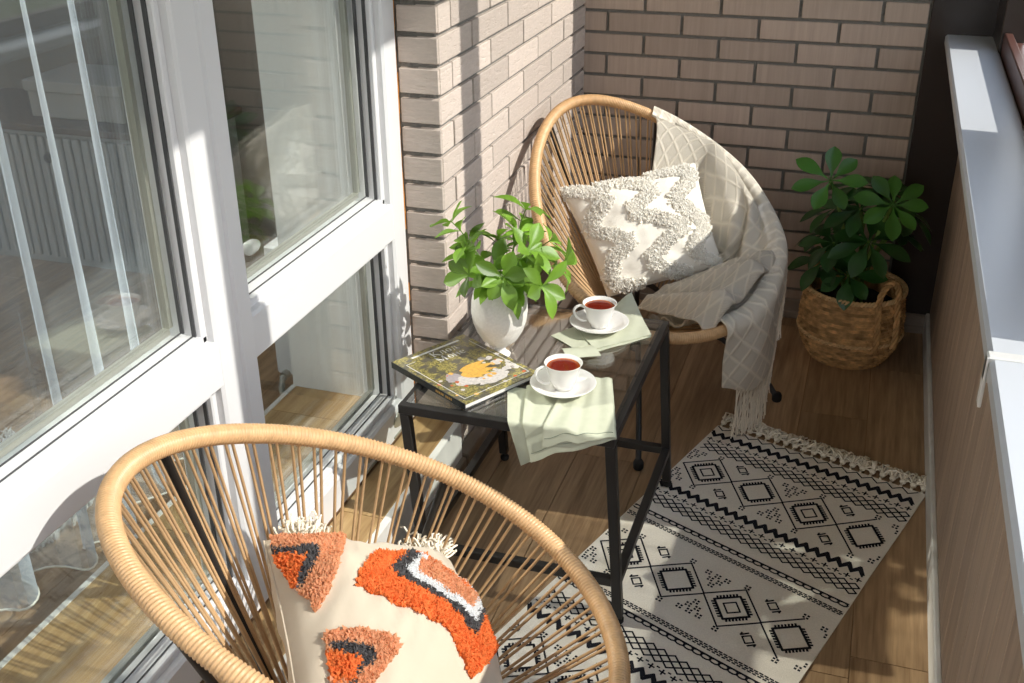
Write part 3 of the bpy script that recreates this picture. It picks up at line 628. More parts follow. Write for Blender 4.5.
for dx, dy, dz, k in tips:
    tip = base + V(dx, dy, dz - .06); mid = base + V(dx * .25, dy * .25, .14 + dz * .2); pts = []
    for i in range(9):
        t = i / 8; pts.append(base * (1 - t) ** 2 + 2 * mid * t * (1 - t) + tip * t * t)
    st.tube(pts, [.0024 * (1 - .5 * i / 8) for i in range(9)], 6); ax = unit(pts[-1] - pts[-3])
    ph = rnd.uniform(0, 6)
    for j in range(k):
        a = ph + j * 2.4; s1 = unit(np.cross(ax, V(.2, .9, .3))); s2 = np.cross(ax, s1); rd = s1 * math.cos(a) + s2 * math.sin(a); q = j / k
        p = pts[8] if j < 4 else pts[7 if j < 6 else 6]; d = unit(rd * rnd.uniform(.75, 1.2) + ax * rnd.uniform(.25, .9)); up = unit(ax * 1.0 - rd * .35 + V(.3, -.4, .6) * .6)
        leaf(lf, p, d, up, rnd.uniform(.058, .088), rnd.uniform(.028, .040), rnd.uniform(.05, .5), .16)
    for i in (5, 6):
        a = rnd.uniform(0, 6); d = unit(V(math.cos(a), math.sin(a), rnd.uniform(-.3, .6)))
        leaf(lf, pts[i], d, unit(V(.2, -.3, .9)), rnd.uniform(.055, .080), rnd.uniform(.026, .036), rnd.uniform(.1, .6), .16)
for i in range(9):   # leaves drooping over the vase rim
    a = rnd.uniform(-2.9, .3); p = base + V(math.cos(a) * .045, math.sin(a) * .045, .155); d = unit(V(math.cos(a), math.sin(a), rnd.uniform(-.5, .4)))
    st.tube([base + V(0, 0, .1), p], .0015, 5); leaf(lf, p, d, unit(V(math.cos(a), math.sin(a), .9)), rnd.uniform(.06, .085), rnd.uniform(.026, .034), rnd.uniform(.3, .8), .14)
sub(st, GL).build('stem', M['stem'], gr); sub(lf, GL).build('foliage', M['leaf'], gr)

# ------------------------------------------------------------------ napkins, saucers, cups
def cloth(mb, P, n=24, m=24, z=None, th=.0016, mi=0):
    """bilinear patch of corner points with function z(u,v)->offset vec, given thickness"""
    g = []; hgrid = []
    for i in range(n + 1):
        r = []; r2 = []
        for j in range(m + 1):
            u, v = i / n, j / m; p = np.array(P[0]) * (1 - u) * (1 - v) + np.array(P[1]) * u * (1 - v) + np.array(P[2]) * u * v + np.array(P[3]) * (1 - u) * v
            if z: p = p + z(u, v, p)
            r.append(p); r2.append(p + V(0, -.0004, th))
        g.append(r); hgrid.append(r2)
    mb.grid(g, mi=mi, flip=True); mb.grid(hgrid, mi=mi)
    for a, b in ((g[0], hgrid[0]), (hgrid[-1], g[-1]), ([r[0] for r in hgrid], [r[0] for r in g]), ([r[-1] for r in g], [r[-1] for r in hgrid])): mb.grid([a, b], mi=mi)
    return hgrid
def drape(p, y_edge, z0=ZT, rad=.006):
    """fold a flat point over the table's front edge"""
    d = y_edge - p[1]
    if d <= 0: return V(0, 0, 0)
    return V(0, d * .86 + .0, -d * .92)
N1 = (-.60, 2.13, ZT)
nk = MB()
ye = TY0 - .004
def z1(u, v, p):
    o = drape(p, ye); return o + V(0, 0, .0012 * math.sin(u * 9 + v * 3) ** 2)
# lower layer (left flap) and upper folded layer with a wavy hem
q = [(-.735, 2.175, ZT), (-.60, 2.19, ZT), (-.560, 1.965, ZT), (-.648, 1.912, ZT)]
cloth(nk, q, 20, 28, z1)
def z2(u, v, p):
    o = drape(p, ye - .004); w = .010 * max(0, math.sin(PI * min(1, max(0, (u - .05) / .45)))) * v ** 2
    return o + V(0, -.004 * (v > .8), .0030 + w + .004 * math.exp(-((u - .02) / .06) ** 2) + .0015 * math.sin(u * 14 + v * 4) ** 2)
q2 = [(-.690, 2.185, ZT), (-.505, 2.285, ZT), (-.430, 2.020, ZT), (-.622, 1.918, ZT)]
hg = cloth(nk, q2, 40, 40, z2)
def z3(u, v, p):
    o = drape(p, ye - .006); w = .012 * max(0, math.sin(PI * min(1, max(0, (u - .05) / .45)))) * v ** 2
    return o + V(0, -.006 * (v > .8), .0062 + w + .0025 * math.sin(u * 11 + 1) ** 2 + .006 * math.exp(-((u - .03) / .05) ** 2))
q3 = [(-.600, 2.255, ZT), (-.508, 2.280, ZT), (-.433, 2.022, ZT), (-.596, 1.955, ZT)]
hg3 = cloth(nk, q3, 40, 40, z3)
for hgx, row in ((hg, 37), (hg3, 37)): nk.tube([hgx[i][row] + V(0, 0, .0004) for i in range(1, 40)], .0007, 5, mi=1)
sub(nk, N1).build('napkin', [M['sage'], M['hem']])
tag(bpy.data.objects['napkin'], 'sage green napkin draped over the front edge of the table under the nearer cup', 'napkin').location = N1
N2 = (-.60, 2.55, ZT); nk = MB()
q = [(-.715, 2.475, ZT), (-.555, 2.71, ZT), (-.462, 2.545, ZT), (-.600, 2.395, ZT)]
cloth(nk, q, 28, 28, lambda u, v, p: V(0, 0, .0012 * math.sin(u * 7 + v * 5) ** 2))
q = [(-.672, 2.545, ZT), (-.560, 2.745, ZT), (-.463, 2.550, ZT), (-.585, 2.425, ZT)]
cloth(nk, q, 28, 28, lambda u, v, p: V(0, 0, .003 + .026 * sm((u - .55) / .45) * (1 - v) ** 2 + .0015 * math.sin(u * 9 + v * 6) ** 2))
q = [(-.668, 2.400, ZT), (-.598, 2.445, ZT), (-.560, 2.395, ZT), (-.640, 2.355, ZT)]
cloth(nk, q, 20, 14, lambda u, v, p: V(0, 0, .0035 + .010 * math.sin(PI * v) * (1 - .4 * u)))
o = sub(nk, N2).build('napkin', [M['sage'], M['hem']]); o.location = N2
tag(o, 'folded sage green napkin at the back of the table under the farther cup', 'napkin')
def make_tea(c, z, ang, la, lb):
    sl = (c[0], c[1], z)
    mb = MB(); mb.lathe([(0, .0), (.024, .0), (.027, .002), (.045, .006), (.064, .013), (.077, .0205), (.0785, .0225), (.077, .0232), (.063, .0162), (.045, .009), (.030, .0062), (.027, .0075), (.024, .0062), (0, .006)], (0, 0, 0), 64)
    so = mb.build('saucer', M['china']); so.location = sl; tag(so, la, 'saucer')
    e = empty('tea_cup', (c[0], c[1], z + .0068), lb, 'cup'); e.rotation_euler = (0, 0, ang)
    pr = [(0, .002), (.019, .002), (.021, 0), (.0225, 0), (.0225, .005), (.026, .010), (.031, .018), (.0345, .030), (.0365, .044), (.0395, .056), (.0445, .0655), (.0452, .0665), (.0440, .0668), (.0385, .056), (.0352, .044), (.033, .030), (.029, .018), (.02, .0085), (0, .0075)]
    mb = MB(); mb.lathe(pr, (0, 0, 0), 64); mb.build('bowl', M['china'], e)
    mb = MB(); mb.lathe([(.0395, .0595), (.02, .0595), (.0005, .0595)], (0, 0, 0), 48)
    mb.v = [(a, b, q - .0595) for a, b, q in mb.v]; mb.f = [f[::-1] for f in mb.f]; to = mb.build('tea', M['tea'], e); to.location = (0, 0, .0575); to['label'] = 'dark red brewed tea'
    pts = []; ctl = [(.036, .052), (.047, .060), (.060, .057), (.067, .046), (.062, .031), (.050, .020), (.040, .0165), (.0315, .018)]
    for i in range(len(ctl) - 1):
        p0 = ctl[max(0, i - 1)]; p1 = ctl[i]; p2 = ctl[i + 1]; p3 = ctl[min(len(ctl) - 1, i + 2)]
        for k in range(6):
            t = k / 6; pts.append([.5 * (2 * p1[d] + (p2[d] - p0[d]) * t + (2 * p0[d] - 5 * p1[d] + 4 * p2[d] - p3[d]) * t * t + (3 * p1[d] - p0[d] - 3 * p2[d] + p3[d]) * t ** 3) for d in (0, 1)])
    mb = MB(); mb.tube([(-x, 0, zz) for x, zz in pts], .0036, 10); mb.build('handle', M['china'], e)
make_tea((-.600, 2.185), ZT + .0105, .55, 'white saucer under the nearer tea cup on the front napkin', 'nearer white porcelain cup of red tea on the front napkin')
make_tea((-.603, 2.545), ZT + .0065, .35, 'white saucer under the farther tea cup on the back napkin', 'farther white porcelain cup of red tea on the back napkin')

# ------------------------------------------------------------------ book
BKL = (-.865, 2.195, ZT + .0005)
bL, bT, bR, bB = V(-1.040, 2.187), V(-.925, 2.385), V(-.697, 2.212), V(-.802, 2.006)
ux = unit(bT - bL); W_ = .229; vx = V(ux[1], -ux[0]); H_ = .286; o2 = bL
def bk(u, v, z): p = o2 + ux * u * W_ + vx * v * H_; return V(p[0], p[1], BKL[2] + z)
bo = empty('book', BKL, 'hardback art book with a green garden cover and white title lying on the glass table', 'book')
def bslab(u0, u1, v0, v1, z0, z1, uvs=False):
    mb = MB(); vs = [bk(u, v, z) for z in (z0, z1) for v in (v0, v1) for u in (u0, u1)]
    uv = [(u, v * 1.25) for z in (0, 1) for v in (v0, v1) for u in (u0, u1)]
    mb.add(vs, [(0, 1, 3, 2), (4, 6, 7, 5), (0, 4, 5, 1), (2, 3, 7, 6), (0, 2, 6, 4), (1, 5, 7, 3)], 0, uv); return mb
sub(bslab(0, 1, 0, 1, 0, .0025), BKL).build('back_cover', M['coverdark'], bo, False)
sub(bslab(.006, .985, .012, .988, .0026, .0134), BKL).build('pages', M['page'], bo, False)
mb = bslab(-.010, .0005, 0, 1, 0, .0160); sp_ = sub(mb, BKL).build('spine', M['coverdark'], bo, False)
fc = sub(bslab(0, 1, 0, 1, .0135, .0160), BKL).build('front_cover', M['cover'], bo, False)
zt = .0162
def poly(pts, z): return MB().add([bk(u, v, z) for u, v in pts], [tuple(range(len(pts)))[::-1]])
art = MB(); ZA = [.01605]
def patch(cx, cy, r, mi, z=.0163, asp=1.0, rot=0, n=26, jag=.35):
    pts = []; sd = rnd.random() * 9
    for i in range(n):
        a = 2 * PI * i / n; rr = r * (1 + jag * pnoise(math.cos(a) * 2 + sd, math.sin(a) * 2, sd)); x = rr * math.cos(a); y = rr * asp * math.sin(a)
        pts.append((cx + x * math.cos(rot) - y * math.sin(rot), cy + (x * math.sin(rot) + y * math.cos(rot)) * .8))
    ZA[0] += .000006; art.add([bk(u, v, ZA[0]) for u, v in pts], [tuple(range(n))[::-1]], mi)
patch(.27, .60, .10, 2, asp=1.2); patch(.33, .70, .13, 1, asp=.7, jag=.5); patch(.55, .80, .22, 1, asp=.45, jag=.5)
for k in range(26): patch(rnd.uniform(.70, .97), rnd.uniform(.48, .80), rnd.uniform(.015, .05), 1, .0164, 1, 0, 12)
for k in range(30): patch(rnd.uniform(.05, .95), rnd.uniform(.50, .93), rnd.uniform(.008, .028), rnd.choice((0, 1, 3, 2)), .0164, 1, 0, 10)
for k, (a, ln) in enumerate(((-.15, .40), (.12, .44), (.40, .42), (.68, .36), (.98, .28))):   # five yellow petals
    x0, y0 = .36, .56; n = 9; pts = []; ZA[0] += .00001
    for i in range(1, n + 1): t = i / n; pts.append((t * ln, .062 * math.sin(PI * min(.97, t ** .75))))
    for i in range(n, 0, -1): t = i / n; pts.append((t * ln, -.062 * math.sin(PI * min(.97, t ** .75))))
    art.add([bk(x0 + x * math.cos(a) - y * math.sin(a), y0 + (x * math.sin(a) + y * math.cos(a)) * .8, ZA[0]) for x, y in pts], [tuple(range(len(pts)))[::-1]], 0)
sub(art, BKL).build('flower_print', [M['pet_y'], M['pet_w'], M['pet_l'], M['pet_o']], fc, False)
# title lettering drawn from strokes with serifs:  each glyph is a list of (x0,y0,x1,y1,width)
G = {'К': [(0, 0, 0, 1, .17), (.05, .48, .5, 1, .07), (.16, .55, .6, 0, .16), (-.12, 0, .14, 0, .05), (-.12, 1, .14, 1, .05), (.38, 1, .66, 1, .05), (.46, 0, .74, 0, .05)],
     'М': [(.02, 0, .02, 1, .06), (.02, 1, .42, .05, .17), (.42, .05, .8, 1, .06), (.82, 0, .82, 1, .17), (-.12, 0, .16, 0, .05), (-.12, 1, .08, 1, .05), (.68, 0, .96, 0, .05), (.8, 1, .98, 1, .05)],
     'л': [(.18, .62, .06, .05, .06), (.46, 0, .46, .66, .14), (.12, .66, .54, .66, .05), (-.04, .03, .1, .03, .07), (.34, 0, .58, 0, .05)],
     'о': None,
     'д': [(.2, .62, .1, .06, .06), (.46, .03, .46, .66, .14), (.14, .66, .54, .66, .05), (0, .03, .6, .03, .06), (.02, .03, .02, -.14, .06), (.58, .03, .58, -.14, .06)],
     'н': [(.06, 0, .06, .66, .14), (.48, 0, .48, .66, .14), (.06, .34, .48, .34, .05), (-.06, 0, .18, 0, .05), (-.06, .66, .18, .66, .05), (.36, 0, .6, 0, .05), (.36, .66, .6, .66, .05)],
     'е': None}
lt = MB()
def stroke(u0, v0, su, sv, g):
    for (x0, y0, x1, y1, w) in g:
        dx, dy = x1 - x0, y1 - y0; l = math.hypot(dx, dy); nx, ny = -dy / l * w / 2, dx / l * w / 2
        lt.add([bk(u0 + x * su, v0 - y * sv, ZA[0] + .00005) for x, y in ((x0 + nx, y0 + ny), (x1 + nx, y1 + ny), (x1 - nx, y1 - ny), (x0 - nx, y0 - ny))], [(0, 1, 2, 3)])
def ring(u0, v0, su, sv, a0=0, a1=2 * PI, bar_=False):
    n = 24; prev = None
    for i in range(n + 1):
        a = a0 + (a1 - a0) * i / n; w = .05 + .11 * abs(math.cos(a)); p = [(.28 + (.28 - w * q) * math.cos(a), .33 + (.34 - (.04 + .03) * q) * math.sin(a)) for q in (0, 1)]
        if prev: lt.add([bk(u0 + x * su, v0 - y * sv, ZA[0] + .00005) for x, y in (prev[0], p[0], p[1], prev[1])], [(0, 1, 2, 3)])
        prev = p
    if bar_: stroke(u0, v0, su, sv, [(.08, .36, .5, .36, .05)])
def word(wd, u, v, su, sv, adv):
    for ch in wd:
        if ch == 'о': ring(u, v, su, sv)
        elif ch == 'е': ring(u, v, su, sv, .15, 5.6, True)
        else: stroke(u, v, su, sv, G[ch])
        u += adv[ch]
word('Клод', .415, .185, .115, .088, {'К': .098, 'л': .080, 'о': .080, 'д': .07})
word('Моне', .385, .292, .115, .088, {'М': .135, 'о': .080, 'н': .082, 'е': .07})
for (u0, v0, u1, v1, w) in ((.06, .14, .06, .93, .004), (.94, .14, .94, .93, .004), (.06, .93, .94, .93, .003), (.06, .14, .18, .14, .003)):
    lt.add([bk(u, v, ZA[0] + .00003) for u, v in ((u0 - w, v0 - w), (u1 + w, v0 - w), (u1 + w, v1 + w), (u0 - w, v1 + w))], [(0, 3, 2, 1)])
lt.add([bk(u, v, ZA[0] + .00003) for u, v in ((.20, .055), (.86, .055), (.86, .082), (.20, .082))], [(0, 3, 2, 1)])
for i in range(len(lt.f)):
    a, b, c = (np.array(lt.v[k]) for k in lt.f[i][:3])
    if np.cross(b - a, c - a)[2] < 0: lt.f[i] = lt.f[i][::-1]
sub(lt, BKL).build('title', M['ink_w'], fc, False)['label'] = 'white title lettering'
mb = MB()
for k in range(9):
    v = .62 + .022 * k + (.02 if k > 4 else 0)
    mb.add([bk(-.0105, vv, zz) for vv, zz in ((v, .005), (v + .014, .005), (v + .014, .011), (v, .011))], [(0, 1, 2, 3)])
sub(mb, BKL).build('spine_text', M['pet_y'], sp_, False)

# ------------------------------------------------------------------ rug
RGL = (-.2, 2.5, 0); RW, RLN = .655, 1.45
def rg(u, v, z=0.0):
    f = .655; ang = math.radians(-18.5 - 5.5 * min(1, max(0, v / .4)))
    return V(-.323 + u * math.cos(ang) - .303 * v, 3.035 + u * math.sin(ang) - .953 * v, z + .0012 * pnoise(u * 5, v * 5, 1))
rgo = empty('rug', RGL, 'off white cotton rug with black geometric print and tasselled end on the wood floor', 'rug')
mb = MB(); nu, nv = 36, 80; g = [[rg(RW * i / nu, RLN * j / nv, .0045) for j in range(nv + 1)] for i in range(nu + 1)]; gb = [[p - V(0, 0, .004) for p in r] for r in g]
mb.grid(g, flip=True); 
for a, b in ((g[0], gb[0]), (gb[-1], g[-1]), ([r[0] for r in gb], [r[0] for r in g]), ([r[-1] for r in g], [r[-1] for r in gb])): mb.grid([a, b], flip=True)
ZP = .0052
def seg(u0, v0, u1, v1, w=.0042):
    w *= 1.12
    l = math.hypot(u1 - u0, v1 - v0)
    if l < 1e-6: return
    nx, ny = -(v1 - v0) / l * w / 2, (u1 - u0) / l * w / 2; ex, ey = (u1 - u0) / l * w * .3, (v1 - v0) / l * w * .3
    k = max(1, int(l / .05)); P = []
    for i in range(k + 1):
        t = i / k; a = u0 + (u1 - u0) * t + (ex if i == k else (-ex if i == 0 else 0)); b = v0 + (v1 - v0) * t + (ey if i == k else (-ey if i == 0 else 0))
        P.append((a, b))
    if max(p[1] for p in P) > RLN - .005 or min(p[0] for p in P) < .001 or max(p[0] for p in P) > RW - .001: return
    for (a, b), (c, d) in zip(P, P[1:]):
        q = [rg(a + nx, b + ny, ZP), rg(c + nx, d + ny, ZP), rg(c - nx, d - ny, ZP), rg(a - nx, b - ny, ZP)]
        n = np.cross(q[1] - q[0], q[2] - q[0]); mb.add(q if n[2] > 0 else q[::-1], [(0, 1, 2, 3)], 1)
def pl(pts, w=.0042, close=False):
    pts = list(pts) + ([pts[0]] if close else [])
    for a, b in zip(pts, pts[1:]): seg(a[0], a[1], b[0], b[1], w)
def zig(v, amp, per, w, ph=0, step=False):
    u = .004; i = 0; pts = []
    while u < RW - .004: pts.append((u, v + (amp if (i + ph) % 2 else -amp))); u += per / 2; i += 1
    pl(pts, w)
def band(v0, s):
    """zigzag + teeth, crosses, lattice; s=+1 runs outwards to larger v"""
    zig(v0, .011, .031, .0082); zig(v0 + s * .009, .009, .031, .0050)
    u = .016
    while u < RW - .012:
        v = v0 + s * .036; seg(u - .008, v, u + .008, v, .004); seg(u, v - .008, u, v + .008, .004); seg(u + .0125, v + s * .008, u + .0185, v + s * .008, .004); u += .031
    lv = v0 + s * .077; u = .0155
    while u < RW:
        for dv in (-.0115, .0115): pl([(u - .0155, lv + dv), (u, lv + dv - .0115), (u + .0155, lv + dv), (u, lv + dv + .0115)], .0042, True)
        u += .031
def chain(v):
    seg(.004, v - .008, RW - .004, v - .008, .0035)
    u = .014
    while u < RW - .014:
        pl([(u + .013 * math.cos(2 * PI * k / 10), v + .007 * math.sin(2 * PI * k / 10)) for k in range(10)], .0042, True); u += .024
def dots(v):
    u = .008; i = 0
    while u < RW - .008: seg(u - .004, v - .005, u + .004, v - .005, .004); seg(u + .001, v + .001, u + .008, v + .001, .004); seg(u - .003, v + .007, u + .004, v + .007, .004); u += .0135
def quad4(u, v):
    for a in (-.0048, .0048):
        for b in (-.0048, .0048): seg(u + a - .0012, v + b, u + a + .0012, v + b, .0056)
def diamonds(vc, ph=0):
    hd = .082; us = [.095 + .1625 * k for k in range(4)]
    for k, uc in enumerate(us):
        def D(r): return [(uc - r, vc), (uc, vc - r), (uc + r, vc), (uc, vc + r)]
        pl(D(hd), .0042, True); pl(D(.050), .0062, True)
        for a, b in zip(D(.050), D(.050)[1:] + D(.050)[:1]):
            dx, dy = b[0] - a[0], b[1] - a[1]; nx, ny = dy, -dx; l = math.hypot(nx, ny); nx, ny = nx / l, ny / l
            if (a[0] + b[0]) / 2 * nx - uc * nx + ((a[1] + b[1]) / 2 - vc) * ny < 0: nx, ny = -nx, -ny
            for i in range(1, 8):
                t = i / 8; p = (a[0] + dx * t, a[1] + dy * t); seg(p[0], p[1], p[0] + nx * .009 + dx * .03, p[1] + ny * .009 + dy * .03, .0052)
        if (k + ph) % 2 == 0: pl(D(.024), .0042, True)
        for b in (-1, 1): quad4(uc, vc + b * (hd + .010))
    mids = [.014 - .0] + [us[k] + .081 for k in range(4)]
    for k, um in enumerate(mids):
        for b in (-1, 1):
            if (k + ph) % 2 == 1:
                c = vc + b * .072; pl([(um - .016, c), (um, c - .016), (um + .016, c), (um, c + .016)], .004, True)
                seg(um - .022, c - .004, um - .008, c - .020, .0045); seg(um + .022, c + .004, um + .008, c + .020, .0045); seg(um - .022, c - .004, um - .022, c - .012, .0045); seg(um + .022, c + .004, um + .022, c + .012, .0045)
            else:
                for (a, c) in ((0, .040), (-.012, .060), (.014, .060), (-.028, .080), (0, .080), (.028, .080)): quad4(um + a, vc + b * c)
zig(.014, .009, .045, .0036)
band(.050, 1); diamonds(.257); band(.385, 1); chain(.532); dots(.566); diamonds(.727); dots(.884); chain(.915); band(1.06, -1); diamonds(1.20, 1); zig(1.36, .011, .0405, .0072)
sub(mb, RGL); mb.build('rug_body', [M['rug'], M['rugink']], rgo, True, auto=30)
for k in range(22):
    tm = MB(); u = .012 + k * (RW - .024) / 21; b = rg(u, 0, .008); out = unit(rg(u, -.05) - rg(u, 0)); sd = unit(np.cross(out, V(0, 0, 1)))
    kp = b + out * .016 + V(0, 0, .003)
    tm.col = .5
    ks = MB(); ks.lathe([(.001, -.008), (.007, -.006), (.010, 0), (.008, .006), (.001, .008)], (0, 0, 0), 10); tm.add([kp + V(*p) * 1.0 for p in ks.v], ks.f)
    for s in range(16):
        a = rnd.gauss(0, .5); ln = rnd.uniform(.040, .078); d = out * math.cos(a) + sd * math.sin(a); lift = rnd.uniform(.0, .024); tm.col = rnd.random()
        pts = [kp + d * ln * t + V(0, 0, lift * math.sin(PI * min(1, t * 1.1)) - .007 * t) + sd * .004 * math.sin(t * 6 + s) for t in (0, .25, .5, .75, 1)]
        tm.tube(pts, [.0026, .0027, .0026, .0024, .002], 5)
    tm.tube([b - out * .004, kp], .004, 6)
    sub(tm, RGL).build('tassel', M['throw_f'], rgo)

# ------------------------------------------------------------------ knitted throw on the corner chair
TL = (-.45, 3.1, .3)
th = empty('throw_blanket', TL, 'cream diamond knit throw with fringe draped over the right side of the corner chair', 'blanket')
def hang(deg):
    return .05 + .22 * sm((deg - 116) / 26) - .07 * sm((deg - 155) / 20)
def throw_pt(tt, s):
    """s in 0..1 over the seat from inside to the rim, 1..2 hanging outside"""
    t = math.radians(tt + (18 * (1 - s) * sm((tt - 135) / 35) if s < 1 else 0))
    if s <= 1:
        s0 = .22 - .20 * sm((tt - 95) / 30) ; k = s0 + (1 - s0) * s; p = seat_pt(P2, t, k); a = rim_pt(P2, t); b = ring_pt(P2, t); r = unit(b - a)
        n = unit(np.cross(rim_pt(P2, t + .02) - a, r)); n = n if n[2] > 0 else -n
        w = sm((tt - 84) / 30) * (1 - .75 * sm((s - .72) / .28))
        ph = s * 11 + .018 * (tt - 100) + .5 * pnoise(tt * .03, s * 2, 2)
        fold = .034 * w * (.5 + .5 * math.sin(ph * 1.6)) ** 1.4 + .018 * w * pnoise(tt * .05, s * 4, 4)
        k_ = min(1, max(0, (tt - 42) / 66)) * 2; E_ = V(-.635, 3.350, .70) * (1 - k_) + V(-.485, 3.425, .73) * k_ if k_ < 1 else V(-.485, 3.425, .73) * (2 - k_) + V(-.345, 3.27, .455) * (k_ - 1); wt = sm((122 - tt) / 22)   # stretched from the rim to the cushion's edge
        q_ = E_ + (a - E_) * max(0, (s - .28) / .72) if s > .28 else E_ + (p - E_) * (1 - s / .28) * .8
        q_ = q_ + V(.25, 0, 1) * .055 * math.sin(PI * min(1, max(0, (s - .28) / .72)))
        p = p * (1 - wt) + q_ * wt
        return p + n * (.014 + .012 * sm((s - .8) / .2) + fold + .005 * pnoise(tt * .06, s * 3, 1))
    a = rim_pt(P2, t); out = unit(a - ring_pt(P2, t)); out[2] = 0; out = unit(out); h = hang(tt) * (s - 1)
    arc = min(1, h / .035) * PI * .62; rr = .026
    p = a + V(0, 0, 1) * rr * math.cos(arc) * (1 if arc < PI * .62 or True else 0) + out * rr * math.sin(arc)
    if h > .035: p = p + V(0, 0, -1) * (h - .035)
    wv = .014 * min(1, h / .12) * math.sin(tt * .17) + .02 * min(1, h / .2) * pnoise(tt * .05, h * 6, 8)
    return p + out * (wv + .006)
mb = MB(); n1, n2, n3 = 150, 46, 26; g = []; uv = []
for i in range(n1 + 1):
    tt = 42 + (173 - 42) * i / n1; r = []; ru = []
    for j in range(n2 + n3 + 1):
        s = j / n2 if j <= n2 else 1 + (j - n2) / n3
        r.append(throw_pt(tt, s)); ru.append((tt / 57.3 * .36, (s * .36 if s <= 1 else .36 + hang(tt) * (s - 1))))
    g.append(r); uv.append(ru)
mb.grid(g, uv)
# loose gathered layer lying in folds across the front of the seat
Q = [V(-.60, 3.04, .375), V(-.365, 2.885, .425), V(-.195, 3.22, .56), V(-.50, 3.15, .42)]
g = []; uv = []
for i in range(71):
    r = []; ru = []
    for j in range(71):
        u, v = i / 70, j / 70; p = Q[0] * (1 - u) * (1 - v) + Q[1] * u * (1 - v) + Q[2] * u * v + Q[3] * (1 - u) * v
        ph = v * 3.1 + .22 * math.sin(u * 3.4) + .25 * pnoise(u * 2.2, v * 2.0, 4)
        rg_ = .5 - .5 * math.cos(2 * PI * ph * .8); ed = sm(min(v, 1 - v) * 5)
        z_ = .018 * ed - .004 + (.014 + .036 * sm(u * 1.4)) * rg_ * ed + .005 * pnoise(u * 7, v * 9, 2)
        r.append(p + V(.30, -.25, .92) * z_ - V(0, 0, .05) * max(0, (u - .86) / .14) ** 2); ru.append((u * .45 + .1, v * .42))
    g.append(r); uv.append(ru)
mb.grid(g, uv)
o = sub(mb, TL).build('knit_cloth', M['throw'], th); sl = o.modifiers.new('thickness', 'SOLIDIFY'); sl.thickness = .006; sl.offset = 1
fr = MB(); k = 0
for i in range(170):
    tt = 112 + 54 * (i + rnd.random()) / 170; p = throw_pt(tt, 2.0); t = math.radians(tt); a = rim_pt(P2, t); out = a - ring_pt(P2, t); out[2] = 0; out = unit(out); ln = rnd.uniform(.12, .18); sw = rnd.gauss(0, .012); fr.col = rnd.random()
    zmin = max(.022, p[2] - ln); tn = unit(rim_pt(P2, t + .02) - a); tn[2] = 0
    pts = [p + V(0, 0, (zmin - p[2]) * q) + tn * sw * q * q + out * .006 * math.sin(q * 5 + i) + V(0, 0, .006 * (1 - q)) for q in (0, .25, .5, .75, 1)]
    fr.tube(pts, [.0022, .0022, .002, .002, .0016], 5)
sub(fr, TL).build('fringe', M['throw_f'], th)

# ------------------------------------------------------------------ basket and plant
BL = (.035, 3.675, 0)
bs = empty('basket', BL, 'woven water hyacinth basket with looped handles on the floor in the far corner', 'basket')
def brad(z):
    P = [(0, .122), (.03, .142), (.07, .162), (.12, .172), (.17, .172), (.22, .166), (.272, .158)]
    for (a, b), (c, d) in zip(P, P[1:]):
        if a <= z <= c: t = (z - a) / (c - a); return b + (d - b) * t
    return P[-1][1]
prof = [(0, .004), (.10, .002), (.122, 0)]
nz = 110
for i in range(nz + 1): z = .268 * i / nz; prof.append((brad(z), z))
prof += [(brad(.26) - .012, .262), (brad(.2) - .016, .2), (.15, .2)]
def bf(i, a, r, z):
    if r < .1215: return r, z
    row = int(z / .0115); k = (z / .0115) % 1
    return r + .0055 * math.sin(PI * k) + .0036 * math.sin(a * 46 + row * 1.9 + k * 2.2) * math.sin(PI * k) + .002 * pnoise(a * 4, z * 60, 2), z + .0014 * pnoise(a * 3, row, 5)
mb = MB(); mb.lathe(prof, (0, 0, 0), 220, f=bf)
mb.c = [min(1, max(0, .5 + 1.1 * pnoise((q % 220) * .12 + 7 * int(prof[q // 220][1] / .0115), int(prof[q // 220][1] / .0115) * 3.7, 2))) for q in range(len(mb.f))]; mb.build('body', M['straw'], bs)
for z, rr, nm in ((.268, .0085, 'rim_braid'), (.112, .0062, 'waist_braid')):
    b = MB()
    for st_ in range(3):
        pts = []
        for i in range(260):
            a = 2 * PI * i / 260; q = a * 26 + st_ * 2 * PI / 3; pts.append(((brad(z) + .007 + rr * .55 * math.cos(q)) * math.cos(a), (brad(z) + .007 + rr * .55 * math.cos(q)) * math.sin(a), z + rr * .8 * math.sin(2 * q) * .5 + rr * .4 * math.sin(q)))
        b.col = .3 + .2 * st_; b.tube(pts, rr * .52, 7, True)
    b.build(nm, M['straw_l'], bs)
